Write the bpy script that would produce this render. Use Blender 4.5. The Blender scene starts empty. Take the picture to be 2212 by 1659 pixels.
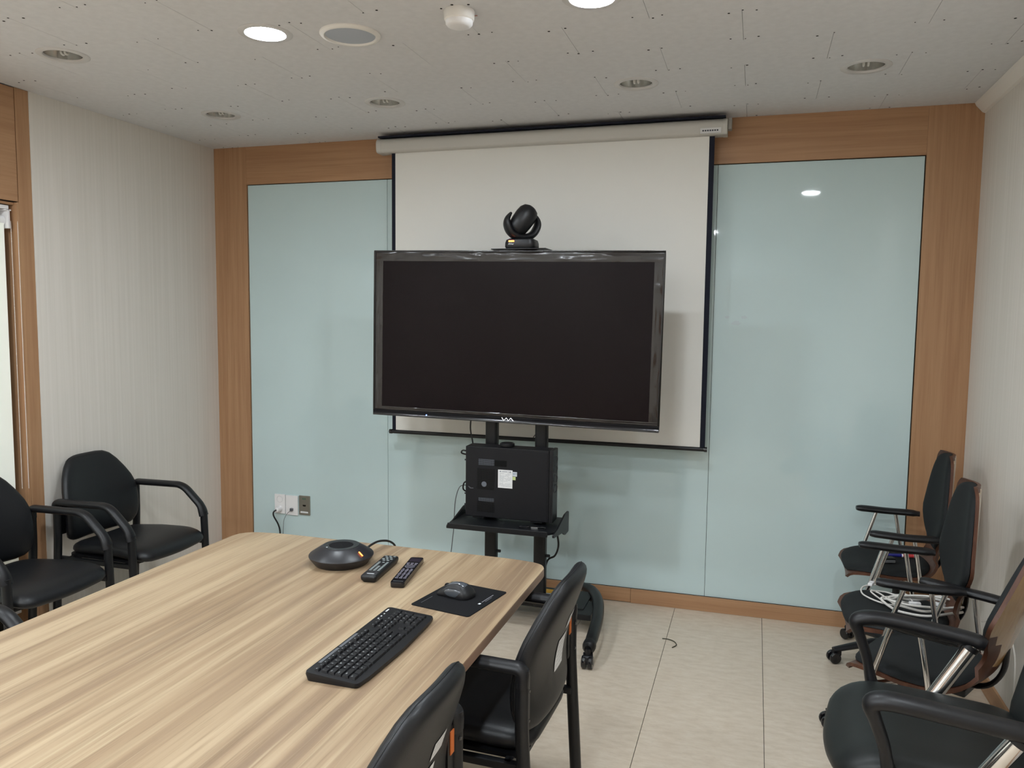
import bpy, bmesh, math, random
from mathutils import Vector, Matrix
random.seed(7)
PI = math.pi
SC = bpy.context.scene
COL = SC.collection

# ------------------------------------------------------------------ camera, world, exposure
CAM_F = 1708.65                       # focal length in pixels of the 2212 x 1659 frame
yaw, pitch, roll = 0.2979, -0.0869, 0.0108
cy, sy, cp, sp = math.cos(yaw), math.sin(yaw), math.cos(pitch), math.sin(pitch)
Fw = Vector((-sy * cp, cy * cp, sp)); Rt = Vector((cy, sy, 0)); Up = Rt.cross(Fw)
Rt, Up = math.cos(roll) * Rt + math.sin(roll) * Up, -math.sin(roll) * Rt + math.cos(roll) * Up
cd = bpy.data.cameras.new('camera'); cam = bpy.data.objects.new('camera', cd); COL.objects.link(cam)
cd.sensor_width = 36.0; cd.lens = CAM_F / 2212 * 36; cd.clip_start = 0.05; cd.clip_end = 50
mw = Matrix(((Rt.x, Up.x, -Fw.x, 0.0), (Rt.y, Up.y, -Fw.y, -4.262), (Rt.z, Up.z, -Fw.z, 1.574), (0, 0, 0, 1)))
cam.matrix_world = mw
SC.camera = cam
world = bpy.data.worlds.new('world'); SC.world = world; world.use_nodes = True
world.node_tree.nodes['Background'].inputs[0].default_value = (0.05, 0.05, 0.05, 1)
world.node_tree.nodes['Background'].inputs[1].default_value = 0.3
SC.view_settings.view_transform = 'Standard'; SC.view_settings.look = 'None'
SC.view_settings.gamma = 1.0; SC.view_settings.use_curve_mapping = False
SC.view_settings.exposure = 0.78
LAMP_STRENGTH = 190.0                 # emission of the lit downlight lamps
LAMP_COLOR = (0.86, 0.94, 1.0)

# ------------------------------------------------------------------ room numbers (metres)
XL, XR, YB, YF, H = -3.267, 0.984, 0.0, -6.2, 2.584
GL, GR, GT, GB = -3.033, 0.747, 2.352, 0.08

# ------------------------------------------------------------------ materials
def srgb(r, g, b):
    f = lambda c: (c / 255 / 12.92) if c / 255 <= 0.04045 else ((c / 255 + 0.055) / 1.055) ** 2.4
    return (f(r), f(g), f(b), 1)
def mat(name, col, rough=0.5, metal=0.0, spec=0.5, coat=0.0, emit=None, estr=0.0, bump=None, trans=0.0):
    m = bpy.data.materials.new(name); m.use_nodes = True
    nt = m.node_tree; p = nt.nodes['Principled BSDF']
    p.inputs['Base Color'].default_value = col; p.inputs['Roughness'].default_value = rough
    p.inputs['Metallic'].default_value = metal; p.inputs['Specular IOR Level'].default_value = spec
    p.inputs['Coat Weight'].default_value = coat; p.inputs['Coat Roughness'].default_value = 0.08
    if trans: p.inputs['Transmission Weight'].default_value = trans
    if emit:
        p.inputs['Emission Color'].default_value = emit; p.inputs['Emission Strength'].default_value = estr
    if bump:
        sc, st, di = bump
        tc = nt.nodes.new('ShaderNodeTexCoord'); n = nt.nodes.new('ShaderNodeTexNoise')
        n.inputs['Scale'].default_value = sc; n.inputs['Detail'].default_value = 3
        b = nt.nodes.new('ShaderNodeBump'); b.inputs['Strength'].default_value = st; b.inputs['Distance'].default_value = di
        nt.links.new(tc.outputs['Object'], n.inputs['Vector']); nt.links.new(n.outputs[0], b.inputs['Height'])
        nt.links.new(b.outputs[0], p.inputs['Normal'])
    return m
def noise_mat(name, stops, scale, detail=4, rough=0.5, spec=0.5, coat=0.0, bump=0.0, layers=(), distort=0.0, contrast=None):
    """colour from stretched noise: scale is a 3-vector in 1/m, stops a ramp, layers extra (scale, amount, c) multiplies"""
    m = bpy.data.materials.new(name); m.use_nodes = True
    nt = m.node_tree; p = nt.nodes['Principled BSDF']; L = nt.links
    p.inputs['Roughness'].default_value = rough; p.inputs['Specular IOR Level'].default_value = spec
    p.inputs['Coat Weight'].default_value = coat
    tc = nt.nodes.new('ShaderNodeTexCoord')
    def ns(s, det, dis=0.0):
        mp = nt.nodes.new('ShaderNodeMapping'); mp.inputs['Scale'].default_value = s
        L.new(tc.outputs['Object'], mp.inputs['Vector'])
        n = nt.nodes.new('ShaderNodeTexNoise'); n.inputs['Scale'].default_value = 1.0
        n.inputs['Detail'].default_value = det; n.inputs['Distortion'].default_value = dis
        L.new(mp.outputs[0], n.inputs['Vector']); return n
    n = ns(scale, detail, distort)
    r = nt.nodes.new('ShaderNodeValToRGB'); e = r.color_ramp.elements
    while len(e) < len(stops): e.new(0.5)
    for el, (pos, c) in zip(e, stops): el.position = pos; el.color = c
    L.new(n.outputs[0], r.inputs[0]); cur = r.outputs[0]; last = n
    for s, amt, c, lo, hi in layers:
        k = ns(s, 5); rr = nt.nodes.new('ShaderNodeMapRange')
        rr.inputs[1].default_value = lo; rr.inputs[2].default_value = hi; rr.inputs[3].default_value = 0; rr.inputs[4].default_value = amt
        L.new(k.outputs[0], rr.inputs[0])
        mx = nt.nodes.new('ShaderNodeMix'); mx.data_type = 'RGBA'
        L.new(rr.outputs[0], mx.inputs[0]); L.new(cur, mx.inputs[6]); mx.inputs[7].default_value = c
        cur = mx.outputs[2]; last = k
    L.new(cur, p.inputs['Base Color'])
    if bump:
        b = nt.nodes.new('ShaderNodeBump'); b.inputs['Strength'].default_value = bump; b.inputs['Distance'].default_value = 0.001
        L.new(last.outputs[0], b.inputs['Height']); L.new(b.outputs[0], p.inputs['Normal'])
    return m
def wood(name, axis, c1=(179, 140, 105), c2=(163, 122, 89)):
    s = [34, 34, 34]; s['xyz'.index(axis)] = 1.2
    s2 = [160, 160, 160]; s2['xyz'.index(axis)] = 4
    return noise_mat(name, [(0.3, srgb(*c2)), (0.7, srgb(*c1))], s, rough=0.42, distort=0.3, spec=0.4,
                     layers=[(s2, 0.35, srgb(c2[0] - 22, c2[1] - 22, c2[2] - 20), 0.5, 0.75)])
WOODX = wood('beech_wood_x', 'x'); WOODY = wood('beech_wood_y', 'y'); WOODZ = wood('beech_wood_z', 'z')
PLY = wood('plywood', 'z', (92, 57, 40), (74, 45, 32))
PLYBACK = noise_mat('plywood_back', [(0.3, srgb(176, 138, 92)), (0.7, srgb(190, 154, 106))], (40, 40, 2), rough=0.22, spec=0.6, coat=0.6)
WALLPAPER = noise_mat('striped_wallpaper', [(0.35, srgb(216, 210, 201)), (0.65, srgb(223, 217, 209))], (60, 60, 0.8), rough=0.75, spec=0.25,
                      layers=[((260, 260, 3), 0.22, srgb(206, 198, 190), 0.52, 0.75)])
CEILM = noise_mat('ceiling_board', [(0.3, srgb(214, 213, 214)), (0.7, srgb(221, 220, 221))], (30, 30, 30), rough=0.85, spec=0.15,
                  layers=[((45, 260, 60), 0.4, srgb(200, 196, 193), 0.60, 0.75)])
DARK = mat('dark_gap', srgb(28, 25, 23), 0.9, spec=0.1)
FLOORM = noise_mat('vinyl_floor', [(0.25, srgb(196, 180, 160)), (0.5, srgb(207, 192, 173)), (0.75, srgb(214, 201, 184))], (14, 40, 10), detail=6,
                   rough=0.38, spec=0.4, layers=[((50, 160, 20), 0.4, srgb(186, 169, 148), 0.52, 0.75), ((60, 190, 20), 0.3, srgb(222, 212, 198), 0.58, 0.75)])
GLASSM = noise_mat('back_painted_glass', [(0.3, srgb(193, 212, 213)), (0.7, srgb(196, 215, 216))], (2, 2, 2), rough=0.035, spec=0.45)
TABLEM = noise_mat('ash_laminate', [(0.36, srgb(133, 111, 89)), (0.47, srgb(151, 128, 102)), (0.53, srgb(160, 138, 111)), (0.64, srgb(173, 152, 124))], (17, 0.55, 3), detail=2,
                   rough=0.42, spec=0.35, distort=0.25, bump=0.12,
                   layers=[((90, 1.6, 10), 0.5, srgb(123, 103, 79), 0.52, 0.72), ((210, 5, 10), 0.5, srgb(112, 92, 68), 0.55, 0.75), ((130, 2.2, 8), 0.5, srgb(185, 168, 138), 0.56, 0.74)])
TEDGE = wood('table_edge', 'y', (150, 124, 104), (132, 104, 88))
LEATHER = mat('black_leatherette', srgb(20, 21, 24), 0.42, spec=0.4, bump=(260, 0.12, 0.001))
LEATHER2 = mat('black_green_leatherette', srgb(23, 26, 26), 0.45, spec=0.4, bump=(220, 0.1, 0.001))
PADM = mat('dark_fabric_pad', srgb(33, 35, 36), 0.75, spec=0.2, bump=(500, 0.2, 0.001))
BLKP = mat('black_plastic', srgb(18, 18, 21), 0.42, spec=0.4)
BLKG = mat('black_glossy_plastic', srgb(20, 19, 22), 0.15, spec=0.55)
BLKM = mat('black_powder_coat', srgb(17, 18, 21), 0.4, spec=0.4)
BLKPC = mat('black_case_steel', srgb(17, 17, 21), 0.5, spec=0.3, bump=(900, 0.1, 0.0005))
BLKSOFT = mat('black_matte', srgb(13, 13, 16), 0.8, spec=0.2)
GREYP = mat('grey_plastic', srgb(88, 90, 94), 0.4)
CHROME = mat('chrome', (0.72, 0.72, 0.72, 1), 0.14, metal=1.0)
STEEL = mat('brushed_steel', srgb(168, 165, 155), 0.38, metal=0.85)
WHITEP = mat('white_plastic', srgb(232, 230, 230), 0.35)
OFFW = mat('off_white_plastic', srgb(232, 228, 222), 0.45)
PAPER = mat('white_paper', srgb(222, 222, 222), 0.8, spec=0.2)
INK = mat('printed_ink', srgb(70, 72, 80), 0.8, spec=0.1)
ORANGE = mat('orange_sticker', srgb(205, 110, 50), 0.6)
YELLOW = mat('yellow_sticker', srgb(222, 168, 50), 0.6)
GREENINK = mat('green_ink', srgb(40, 130, 105), 0.6)
SCREENW = mat('screen_fabric', srgb(228, 226, 220), 0.85, spec=0.15)
SCREENB = mat('screen_border', srgb(28, 30, 42), 0.75, spec=0.2)
CASEM = mat('screen_case', srgb(196, 193, 186), 0.4, spec=0.4)
PANEL = mat('lcd_panel', srgb(16, 8, 11), 0.2, spec=0.14)
FILM = mat('protective_film', srgb(34, 30, 29), 0.16, spec=0.4, coat=0.35)
BLIND = mat('blind_fabric', srgb(240, 241, 232), 0.8, spec=0.2, emit=srgb(236, 240, 224), estr=0.1)  # weak emission put into the fabric in place of daylight from behind
LEDR = mat('led_orange', (1, 0.15, 0.02, 1), 0.4, emit=(1, 0.16, 0.03, 1), estr=5)
LEDB = mat('led_blue', (0.05, 0.1, 1, 1), 0.4, emit=(0.1, 0.2, 1, 1), estr=5)
LITLAMP = mat('lit_lamp', (1, 1, 1, 1), 0.4, emit=LAMP_COLOR + (1,), estr=LAMP_STRENGTH)
RINGM = mat('downlight_ring', srgb(206, 203, 201), 0.4)
UNLIT = mat('unlit_lamp', srgb(214, 212, 206), 0.25)
REFLECT = mat('lamp_reflector', srgb(215, 214, 210), 0.22, metal=0.9)
GRILLE = mat('speaker_grille', srgb(178, 183, 192), 0.6, bump=(700, 0.5, 0.001))
MARKB = mat('marker_blue', srgb(28, 28, 120), 0.4)
MARKR = mat('marker_red', srgb(205, 60, 60), 0.5)
WCABLE = mat('white_cable', srgb(214, 210, 204), 0.5)
BCABLE = mat('black_cable', srgb(16, 16, 18), 0.5)
GREYCLOTH = mat('grey_felt', srgb(110, 112, 114), 0.9, spec=0.1)
MOUSEG = mat('mouse_glossy', srgb(74, 78, 84), 0.18, spec=0.6, coat=0.5)
LEGEND = mat('key_legend', srgb(215, 218, 222), 0.6)
MESHG = mat('vent_mesh', srgb(9, 9, 10), 0.7, spec=0.2)
MESHL = mat('vent_mesh_light', srgb(96, 100, 108), 0.6)

# ------------------------------------------------------------------ mesh building
class B:
    def __init__(s): s.v = []; s.f = []
    def add(s, vs, fs, M=None):
        o = len(s.v)
        s.v += [tuple(M @ Vector(q)) if M else tuple(q) for q in vs]
        s.f += [tuple(i + o for i in q) for q in fs]; return s
    def box(s, x0, x1, y0, y1, z0, z1, M=None):
        vs = [(x, y, z) for x in (x0, x1) for y in (y0, y1) for z in (z0, z1)]
        return s.add(vs, [(0, 1, 3, 2), (4, 6, 7, 5), (0, 4, 5, 1), (2, 3, 7, 6), (0, 2, 6, 4), (1, 5, 7, 3)], M)
    def prism(s, poly, z0, z1, M=None, inset=0.0):
        n = len(poly)
        vs = [(x, y, z0) for x, y in poly] + [(x, y, z1) for x, y in poly]
        fs = [tuple(reversed(range(n))), tuple(range(n, 2 * n))] + [(i, (i + 1) % n, n + (i + 1) % n, n + i) for i in range(n)]
        return s.add(vs, fs, M)
    def lathe(s, prof, n=24, M=None, cap=True):
        vs = [(r * math.cos(2 * PI * k / n), r * math.sin(2 * PI * k / n), z) for r, z in prof for k in range(n)]
        fs = [(i * n + k, i * n + (k + 1) % n, (i + 1) * n + (k + 1) % n, (i + 1) * n + k) for i in range(len(prof) - 1) for k in range(n)]
        if cap:
            fs.append(tuple(reversed(range(n)))); fs.append(tuple(range((len(prof) - 1) * n, len(prof) * n)))
        return s.add(vs, fs, M)
    def tube(s, pts, r, n=10, closed=False, side=None, ry=None, M=None, rs=None):
        P = [Vector(p) for p in pts]; m = len(P); vs = []; nv = None
        for i in range(m):
            if closed: t = P[(i + 1) % m] - P[i - 1]
            else: t = P[min(i + 1, m - 1)] - P[max(i - 1, 0)]
            t.normalize()
            if side is not None: a = Vector(side); a = (a - t * a.dot(t)).normalized()
            else:
                if nv is None:
                    h = Vector((0, 0, 1)) if abs(t.z) < 0.9 else Vector((1, 0, 0)); a = t.cross(h).normalized()
                else: a = (nv - t * nv.dot(t)).normalized()
            nv = a; b = t.cross(a)
            k = rs[i] if rs else 1.0
            for j in range(n):
                q = 2 * PI * j / n
                vs.append(P[i] + a * (r * k * math.cos(q)) + b * ((ry or r) * k * math.sin(q)))
        fs = []
        for i in range(m if closed else m - 1):
            for j in range(n):
                fs.append((i * n + j, i * n + (j + 1) % n, ((i + 1) % m) * n + (j + 1) % n, ((i + 1) % m) * n + j))
        if not closed: fs += [tuple(reversed(range(n))), tuple(range((m - 1) * n, m * n))]
        return s.add(vs, fs, M)
    def pillow(s, outline, tu, td, surf, nr=6, pw=3.0, cen=None, M=None):
        """closed cushion over a star-shaped outline; surf(u, v, h) -> point"""
        n = len(outline)
        cu = cen[0] if cen else sum(p[0] for p in outline) / n
        cv = cen[1] if cen else sum(p[1] for p in outline) / n
        vs = []; fs = []
        rad = [1 - (1 - (i + 1) / nr) ** 2.2 for i in range(nr)]
        def ring(sgn, t):
            base = len(vs); vs.append(surf(cu, cv, sgn * t))
            for q in rad:
                k = sgn * t * (max(0, 1 - q ** pw)) ** 0.5
                for (u, v) in outline: vs.append(surf(cu + (u - cu) * q, cv + (v - cv) * q, k))
            return base
        a = ring(1, tu); b = ring(-1, td)
        for base, fl in ((a, False), (b, True)):
            for j in range(n):
                q = (base, base + 1 + j, base + 1 + (j + 1) % n); fs.append(q[::-1] if fl else q)
                for i in range(nr - 1):
                    x = base + 1 + i * n
                    q = (x + j, x + n + j, x + n + (j + 1) % n, x + (j + 1) % n); fs.append(q[::-1] if fl else q)
        return s.add(vs, fs, M)
    def mesh(s, name, smooth=40, bevel=0.0, seg=2):
        me = bpy.data.meshes.new(name); me.from_pydata(s.v, [], s.f)
        bm = bmesh.new(); bm.from_mesh(me)
        bmesh.ops.remove_doubles(bm, verts=bm.verts, dist=1e-6)
        bmesh.ops.recalc_face_normals(bm, faces=bm.faces)
        if bevel:
            ed = [e for e in bm.edges if len(e.link_faces) == 2 and e.calc_face_angle(0) > 0.6]
            bmesh.ops.bevel(bm, geom=ed, offset=bevel, segments=seg, profile=0.5, affect='EDGES', clamp_overlap=True)
        bm.to_mesh(me); bm.free()
        if smooth:
            me.shade_smooth()
            try: me.set_sharp_from_angle(angle=math.radians(smooth))
            except Exception: pass
        return me
    def build(s, name, m, parent=None, smooth=40, bevel=0.0, seg=2):
        me = s.mesh(name, smooth, bevel, seg); me.materials.append(m)
        o = link(name, me, parent)
        if bevel and smooth:
            w = o.modifiers.new('weighted_normal', 'WEIGHTED_NORMAL'); w.keep_sharp = True; w.weight = 90
        return o
def link(name, data, parent=None):
    o = bpy.data.objects.new(name, data); COL.objects.link(o)
    if parent: o.parent = parent
    return o
def thing(name, label, cat, loc=(0, 0, 0), rz=0.0, group=None, ry=0.0):
    o = bpy.data.objects.new(name, None); COL.objects.link(o); o.empty_display_size = 0.05
    o.location = loc; o.rotation_euler = (0, ry, rz)
    return tag(o, label, cat, group)
def tag(o, label, cat, group=None):
    o['label'] = label; o['category'] = cat
    if group: o['group'] = group
    return o
def struct(o, label=None):
    o['kind'] = 'structure'
    if label: o['label'] = label
    return o
def rpoly(pts, r, seg=5):
    """round the corners of a convex-ish polygon"""
    out = []; n = len(pts)
    for i in range(n):
        p = Vector(pts[i]); a = Vector(pts[i - 1]) - p; b = Vector(pts[(i + 1) % n]) - p
        rr = r[i] if isinstance(r, (list, tuple)) else r
        d = min(rr, a.length * 0.49, b.length * 0.49)
        pa = p + a.normalized() * d; pb = p + b.normalized() * d
        for k in range(seg + 1):
            t = k / seg; q = pa * (1 - t) ** 2 + p * 2 * t * (1 - t) + pb * t * t; out.append((q.x, q.y))
    return out
def rrect(w, h, r, seg=5, cx=0, cy=0):
    return rpoly([(cx - w / 2, cy - h / 2), (cx + w / 2, cy - h / 2), (cx + w / 2, cy + h / 2), (cx - w / 2, cy + h / 2)], r, seg)
def resample(poly, n):
    P = [Vector(p) for p in poly]; m = len(P); L = [0]
    for i in range(m): L.append(L[-1] + (P[(i + 1) % m] - P[i]).length)
    out = []
    for k in range(n):
        d = L[-1] * k / n; i = max(j for j in range(m) if L[j] <= d + 1e-9)
        t = (d - L[i]) / max(1e-9, L[i + 1] - L[i]); q = P[i].lerp(P[(i + 1) % m], t); out.append((q.x, q.y))
    return out
def spline(pts, n=8, closed=False):
    """Catmull-Rom through the points"""
    P = [Vector(p) for p in pts]; m = len(P); out = []
    for i in range(m if closed else m - 1):
        if closed: p0, p1, p2, p3 = P[i - 1], P[i], P[(i + 1) % m], P[(i + 2) % m]
        else: p0, p1, p2, p3 = P[max(i - 1, 0)], P[i], P[i + 1], P[min(i + 2, m - 1)]
        for k in range(n):
            t = k / n
            out.append(0.5 * ((2 * p1) + (p2 - p0) * t + (2 * p0 - 5 * p1 + 4 * p2 - p3) * t * t + (3 * p1 - p0 - 3 * p2 + p3) * t ** 3))
    if not closed: out.append(P[-1])
    return [tuple(q) for q in out]
def bend(pts, r, seg=5):
    """polyline in 3-D with rounded corners"""
    P = [Vector(p) for p in pts]; out = [P[0]]
    for i in range(1, len(P) - 1):
        a = P[i - 1] - P[i]; b = P[i + 1] - P[i]; d = min(r, a.length * 0.49, b.length * 0.49)
        pa = P[i] + a.normalized() * d; pb = P[i] + b.normalized() * d
        for k in range(seg + 1):
            t = k / seg; out.append(pa * (1 - t) ** 2 + P[i] * 2 * t * (1 - t) + pb * t * t)
    out.append(P[-1]); return [tuple(q) for q in out]
def lerp_table(tab, x):
    if x <= tab[0][0]: return tab[0][1]
    for (a, u), (b, v) in zip(tab, tab[1:]):
        if x <= b:
            t = (x - a) / (b - a); t = t * t * (3 - 2 * t) if False else t
            return u + (v - u) * t
    return tab[-1][1]
def Rz(a): return Matrix.Rotation(a, 4, 'Z')
def Ry(a): return Matrix.Rotation(a, 4, 'Y')
def Rx(a): return Matrix.Rotation(a, 4, 'X')
def Tr(x, y, z): return Matrix.Translation((x, y, z))
def glyphs(text, size):
    cu = bpy.data.curves.new('glyph', 'FONT'); cu.body = text; cu.size = size; cu.align_x = 'CENTER'; cu.align_y = 'CENTER'
    cu.resolution_u = 2
    o = bpy.data.objects.new('glyph', cu); COL.objects.link(o)
    me = bpy.data.meshes.new_from_object(o.evaluated_get(bpy.context.evaluated_depsgraph_get()))
    vs = [tuple(v.co) for v in me.vertices]; fs = [tuple(p.vertices) for p in me.polygons]
    bpy.data.objects.remove(o); bpy.data.curves.remove(cu); bpy.data.meshes.remove(me)
    return vs, fs
def copy_tree(o, parent=None):
    c = o.copy(); COL.objects.link(c); c.parent = parent
    for ch in list(o.children): copy_tree(ch, c)
    return c

# ================================================================== THE ROOM
floor = struct(B().box(XL, XR, YF, 0.1, -0.06, -0.004).build('floor', DARK, smooth=0), 'beige mottled vinyl floor laid in long strips')
seam = [x for x in [-0.367 + 0.45 * k for k in range(-8, 6)] if XL < x < XR]
ed = [XL] + seam + [XR]
for a, b in zip(ed, ed[1:]):
    B().box(a + 0.0011, b - 0.0011, YF, 0.0, -0.004, 0.0).build('floor_strip', FLOORM, floor, smooth=0)

# ceiling slab above the boards, boards as pieces with holes where the downlights sit
ceiling = struct(B().box(XL, XR, YF, 0.1, H + 0.16, H + 0.22).build('ceiling', DARK, smooth=0), 'off-white board ceiling with pinned joints')
LX = [-2.672, -1.742, -0.538, 0.385]; LY = [-0.715, -1.688, -2.65, -3.62, -4.58, -5.54]
LIGHTS = [(x, y) for y in LY for x in LX]
def lit(i, j): return (i, j) in ((1, 1), (2, 1), (0, 2), (3, 2), (1, 3), (2, 3), (0, 4), (1, 4), (2, 4), (0, 5), (1, 5), (2, 5))  # rear rows, unseen behind the camera, are lit as added fill light
def hole_cutter():
    b = B()
    for x, y in LIGHTS:
        b.lathe([(0.084, -0.05), (0.084, 0.05)], 28, Tr(x, y, H))
    return link('cutter', b.mesh('cutter', 0))
cut = hole_cutter()
tile_mesh = {}; cut_list = []
rows = []; y = 0.0; yb = [0.0, -0.262]
while yb[-1] > YF: yb.append(yb[-1] - 0.3)
yb[-1] = YF
for r, (y1, y0) in enumerate(zip(yb, yb[1:])):
    # odd rows have their short joints at -0.08 + 0.6k, even rows half a board further
    off = -0.082 if r % 2 == 0 else -0.384
    xs = [x for x in [off + 0.61 * k for k in range(-8, 6)] if XL + 0.02 < x < XR - 0.02]
    e = [XL] + xs + [XR]
    rows.append((y0, y1, xs))
    for a, b in zip(e, e[1:]):
        w, d = b - a - 0.0013, (y1 - y0) - 0.0002; key = (round(w, 3), round(d, 3))
        if key not in tile_mesh:
            me = B().box(-w / 2, w / 2, -d / 2, d / 2, 0, 0.012).mesh('ceiling_board', 0); me.materials.append(CEILM); tile_mesh[key] = me
        cx, cyy = (a + b) / 2, (y0 + y1) / 2
        t = link('ceiling_board', tile_mesh[key], ceiling); t.location = (cx, cyy, H)
        if any(abs(lx - cx) < w / 2 + 0.09 and abs(ly - cyy) < d / 2 + 0.09 for lx, ly in LIGHTS):
            md = t.modifiers.new('hole', 'BOOLEAN'); md.object = cut; md.operation = 'DIFFERENCE'; md.solver = 'EXACT'; cut_list.append(t)
bpy.context.view_layer.update()
dg = bpy.context.evaluated_depsgraph_get()
new = [(t, bpy.data.meshes.new_from_object(t.evaluated_get(dg))) for t in cut_list]
for t, me in new:
    t.modifiers.clear(); t.data = me
bpy.data.objects.remove(cut)
# pin heads at the joint ends
b = B(); rnd = random.Random(3)
for y0, y1, xs in rows:
    for x in xs:
        for ye, sg in ((y0, 1), (y1, -1)):
            for dx, dy in ((-0.048, 0.022), (0.004, 0.008), (0.05, 0.02)):
                if rnd.random() < 0.2: continue
                rr = rnd.uniform(0.0024, 0.0052)
                b.lathe([(rr, -0.0006), (rr * 0.8, 0.004)], 7, Tr(x + dx + rnd.uniform(-.008, .008), ye + sg * dy + rnd.uniform(-.006, .006), H))
pins = b.build('ceiling_pin', DARK, ceiling, smooth=0); pins['kind'] = 'stuff'

# back wall: core, wooden stiles and rail, three panels of back-painted glass
wall_back = struct(B().box(XL - 0.1, XR + 0.1, 0.012, 0.12, 0, H + 0.2).build('wall_back', DARK, smooth=0), 'far wall of pale green glass panels framed in beech wood')
B().box(XL, GL, -0.004, 0.012, 0.0, H).build('wood_stile', WOODZ, wall_back, bevel=0.0015)
B().box(GR, XR, -0.004, 0.012, 0.0, H).build('wood_stile', WOODZ, wall_back, bevel=0.0015)
B().box(GL, GR, -0.004, 0.012, GT + 0.004, H).build('wood_rail', WOODX, wall_back, bevel=0.0015)
gx = [GL + 0.004, -2.083, -0.215, GR - 0.004]
for a, b_ in zip(gx, gx[1:]):
    B().box(a + 0.0008, b_ - 0.0008, 0.003, 0.012, GB, GT).build('glass_panel', GLASSM, wall_back, bevel=0.0012)
# faint pink smudge of wiped marker, a thin irregular film on the glass
SMUDGE = mat('marker_smudge', srgb(186, 200, 204), 0.4)
for cx, cz, w, h, s in ((-0.145, 1.575, .03, .018, 1), (-0.1, 1.545, .05, .03, 2), (-0.06, 1.575, .035, .02, 3)):
    rn = random.Random(s)
    pl = [(cx + math.cos(k / 14 * 2 * PI) * w / 2 * rn.uniform(.6, 1.1), cz + math.sin(k / 14 * 2 * PI) * h / 2 * rn.uniform(.6, 1.1)) for k in range(14)]
    B().add([(x, 0.0027, z) for x, z in pl] + [(x, 0.0031, z) for x, z in pl], [tuple(range(14)), tuple(range(27, 13, -1))]).build('marker_smudge', SMUDGE, wall_back, smooth=0)
base_back = struct(B().box(XL, XR, -0.004, 0.012, 0.0, GB - 0.001).build('baseboard_back', DARK, smooth=0), 'beech baseboard along the far wall')
bx = [XL, -2.4, -0.609, XR]
for i, (a, b_) in enumerate(zip(bx, bx[1:])):
    B().box(a + 0.0006, b_ - 0.0006, -0.012, -0.004, 0.004 if i == 1 else 0.0005, GB).build('baseboard_board', WOODX, base_back, bevel=0.0012)

# right wall
wall_right = struct(B().box(XR, XR + 0.1, YF, 0.0, 0, H + 0.2).build('wall_right', WALLPAPER, smooth=0), 'right wall in pale beige wallpaper')
bb = struct(B().box(XR - 0.01, XR, YF, -0.013, 0.0, GB).build('baseboard_right', WOODY, smooth=0, bevel=0.0012), 'beech baseboard along the right wall')
crown = struct(B().prism([(XR - 0.046, H - 0.001), (XR, H - 0.001), (XR, H - 0.05), (XR - 0.012, H - 0.045), (XR - 0.04, H - 0.014)], 0.006, -YF, Matrix(((1, 0, 0, 0), (0, 0, -1, 0), (0, 1, 0, 0), (0, 0, 0, 1)))).build('trim_1', OFFW, smooth=0), 'off-white crown moulding above the right wall')
# left wall: wallpaper to the window, wooden casing, wooden header, window with blind
WY1, WY0, WZ = -1.392, -3.3, 2.066
wl = B().box(XL - 0.14, XL, WY1 + 0.072, 0.0, 0, H + 0.2).box(XL - 0.14, XL, YF, WY0 - 0.07, 0, H + 0.2)
wall_left = struct(wl.build('wall_left', WALLPAPER, smooth=0), 'left wall in pale striped wallpaper')
B().box(XL - 0.14, XL - 0.001, WY1 + 0.0005, WY1 + 0.072, 0, H).build('wood_post', WOODZ, wall_left, bevel=0.002)
B().box(XL - 0.14, XL - 0.001, WY0 - 0.07, WY0 - 0.0005, 0, H).build('wood_post', WOODZ, wall_left, bevel=0.002)
B().box(XL - 0.14, XL - 0.012, WY0, WY1, WZ + 0.001, H).build('header_core', DARK, wall_left, smooth=0)
B().box(XL - 0.012, XL - 0.002, WY0 + 0.003, WY1 - 0.003, WZ + 0.004, H - 0.003).build('header_panel', WOODY, wall_left, bevel=0.0015)
bl_ = struct(B().box(XL, XL + 0.01, WY1 + 0.073, -0.013, 0.0, GB).build('baseboard_left', WOODY, smooth=0, bevel=0.0012), 'beech baseboard along the left wall')
win = bpy.data.objects.new('window_1', None); COL.objects.link(win); win.location = (XL - 0.07, (WY0 + WY1) / 2, 0); struct(win, 'tall interior window in a beech frame at the left wall')
ly0, ly1 = WY0 - win.location.y, WY1 - win.location.y
B().box(-0.07, 0.068, ly1 - 0.012, ly1, 0.0, WZ).build('jamb', WOODZ, win, bevel=0.001)
B().box(-0.07, 0.068, ly0, ly0 + 0.012, 0.0, WZ).build('jamb', WOODZ, win, bevel=0.001)
B().box(-0.07, 0.068, ly0 + 0.012, ly1 - 0.012, 0.0, 0.05).build('sill', WOODY, win, bevel=0.001)
B().box(-0.07, 0.05, ly0 + 0.012, ly1 - 0.012, WZ - 0.012, WZ).build('head', WOODY, win, bevel=0.001)
for a, b_ in ((ly0 + 0.012, -0.02), (0.02, ly1 - 0.012)):
    B().box(-0.055, -0.047, a, b_, 0.05, WZ - 0.012).build('pane', mat('window_glass', srgb(60, 66, 66), 0.05, spec=0.6), win, smooth=0)
B().box(-0.065, -0.035, -0.02, 0.02, 0.05, WZ - 0.012).build('mullion', WOODZ, win, bevel=0.001)
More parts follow.
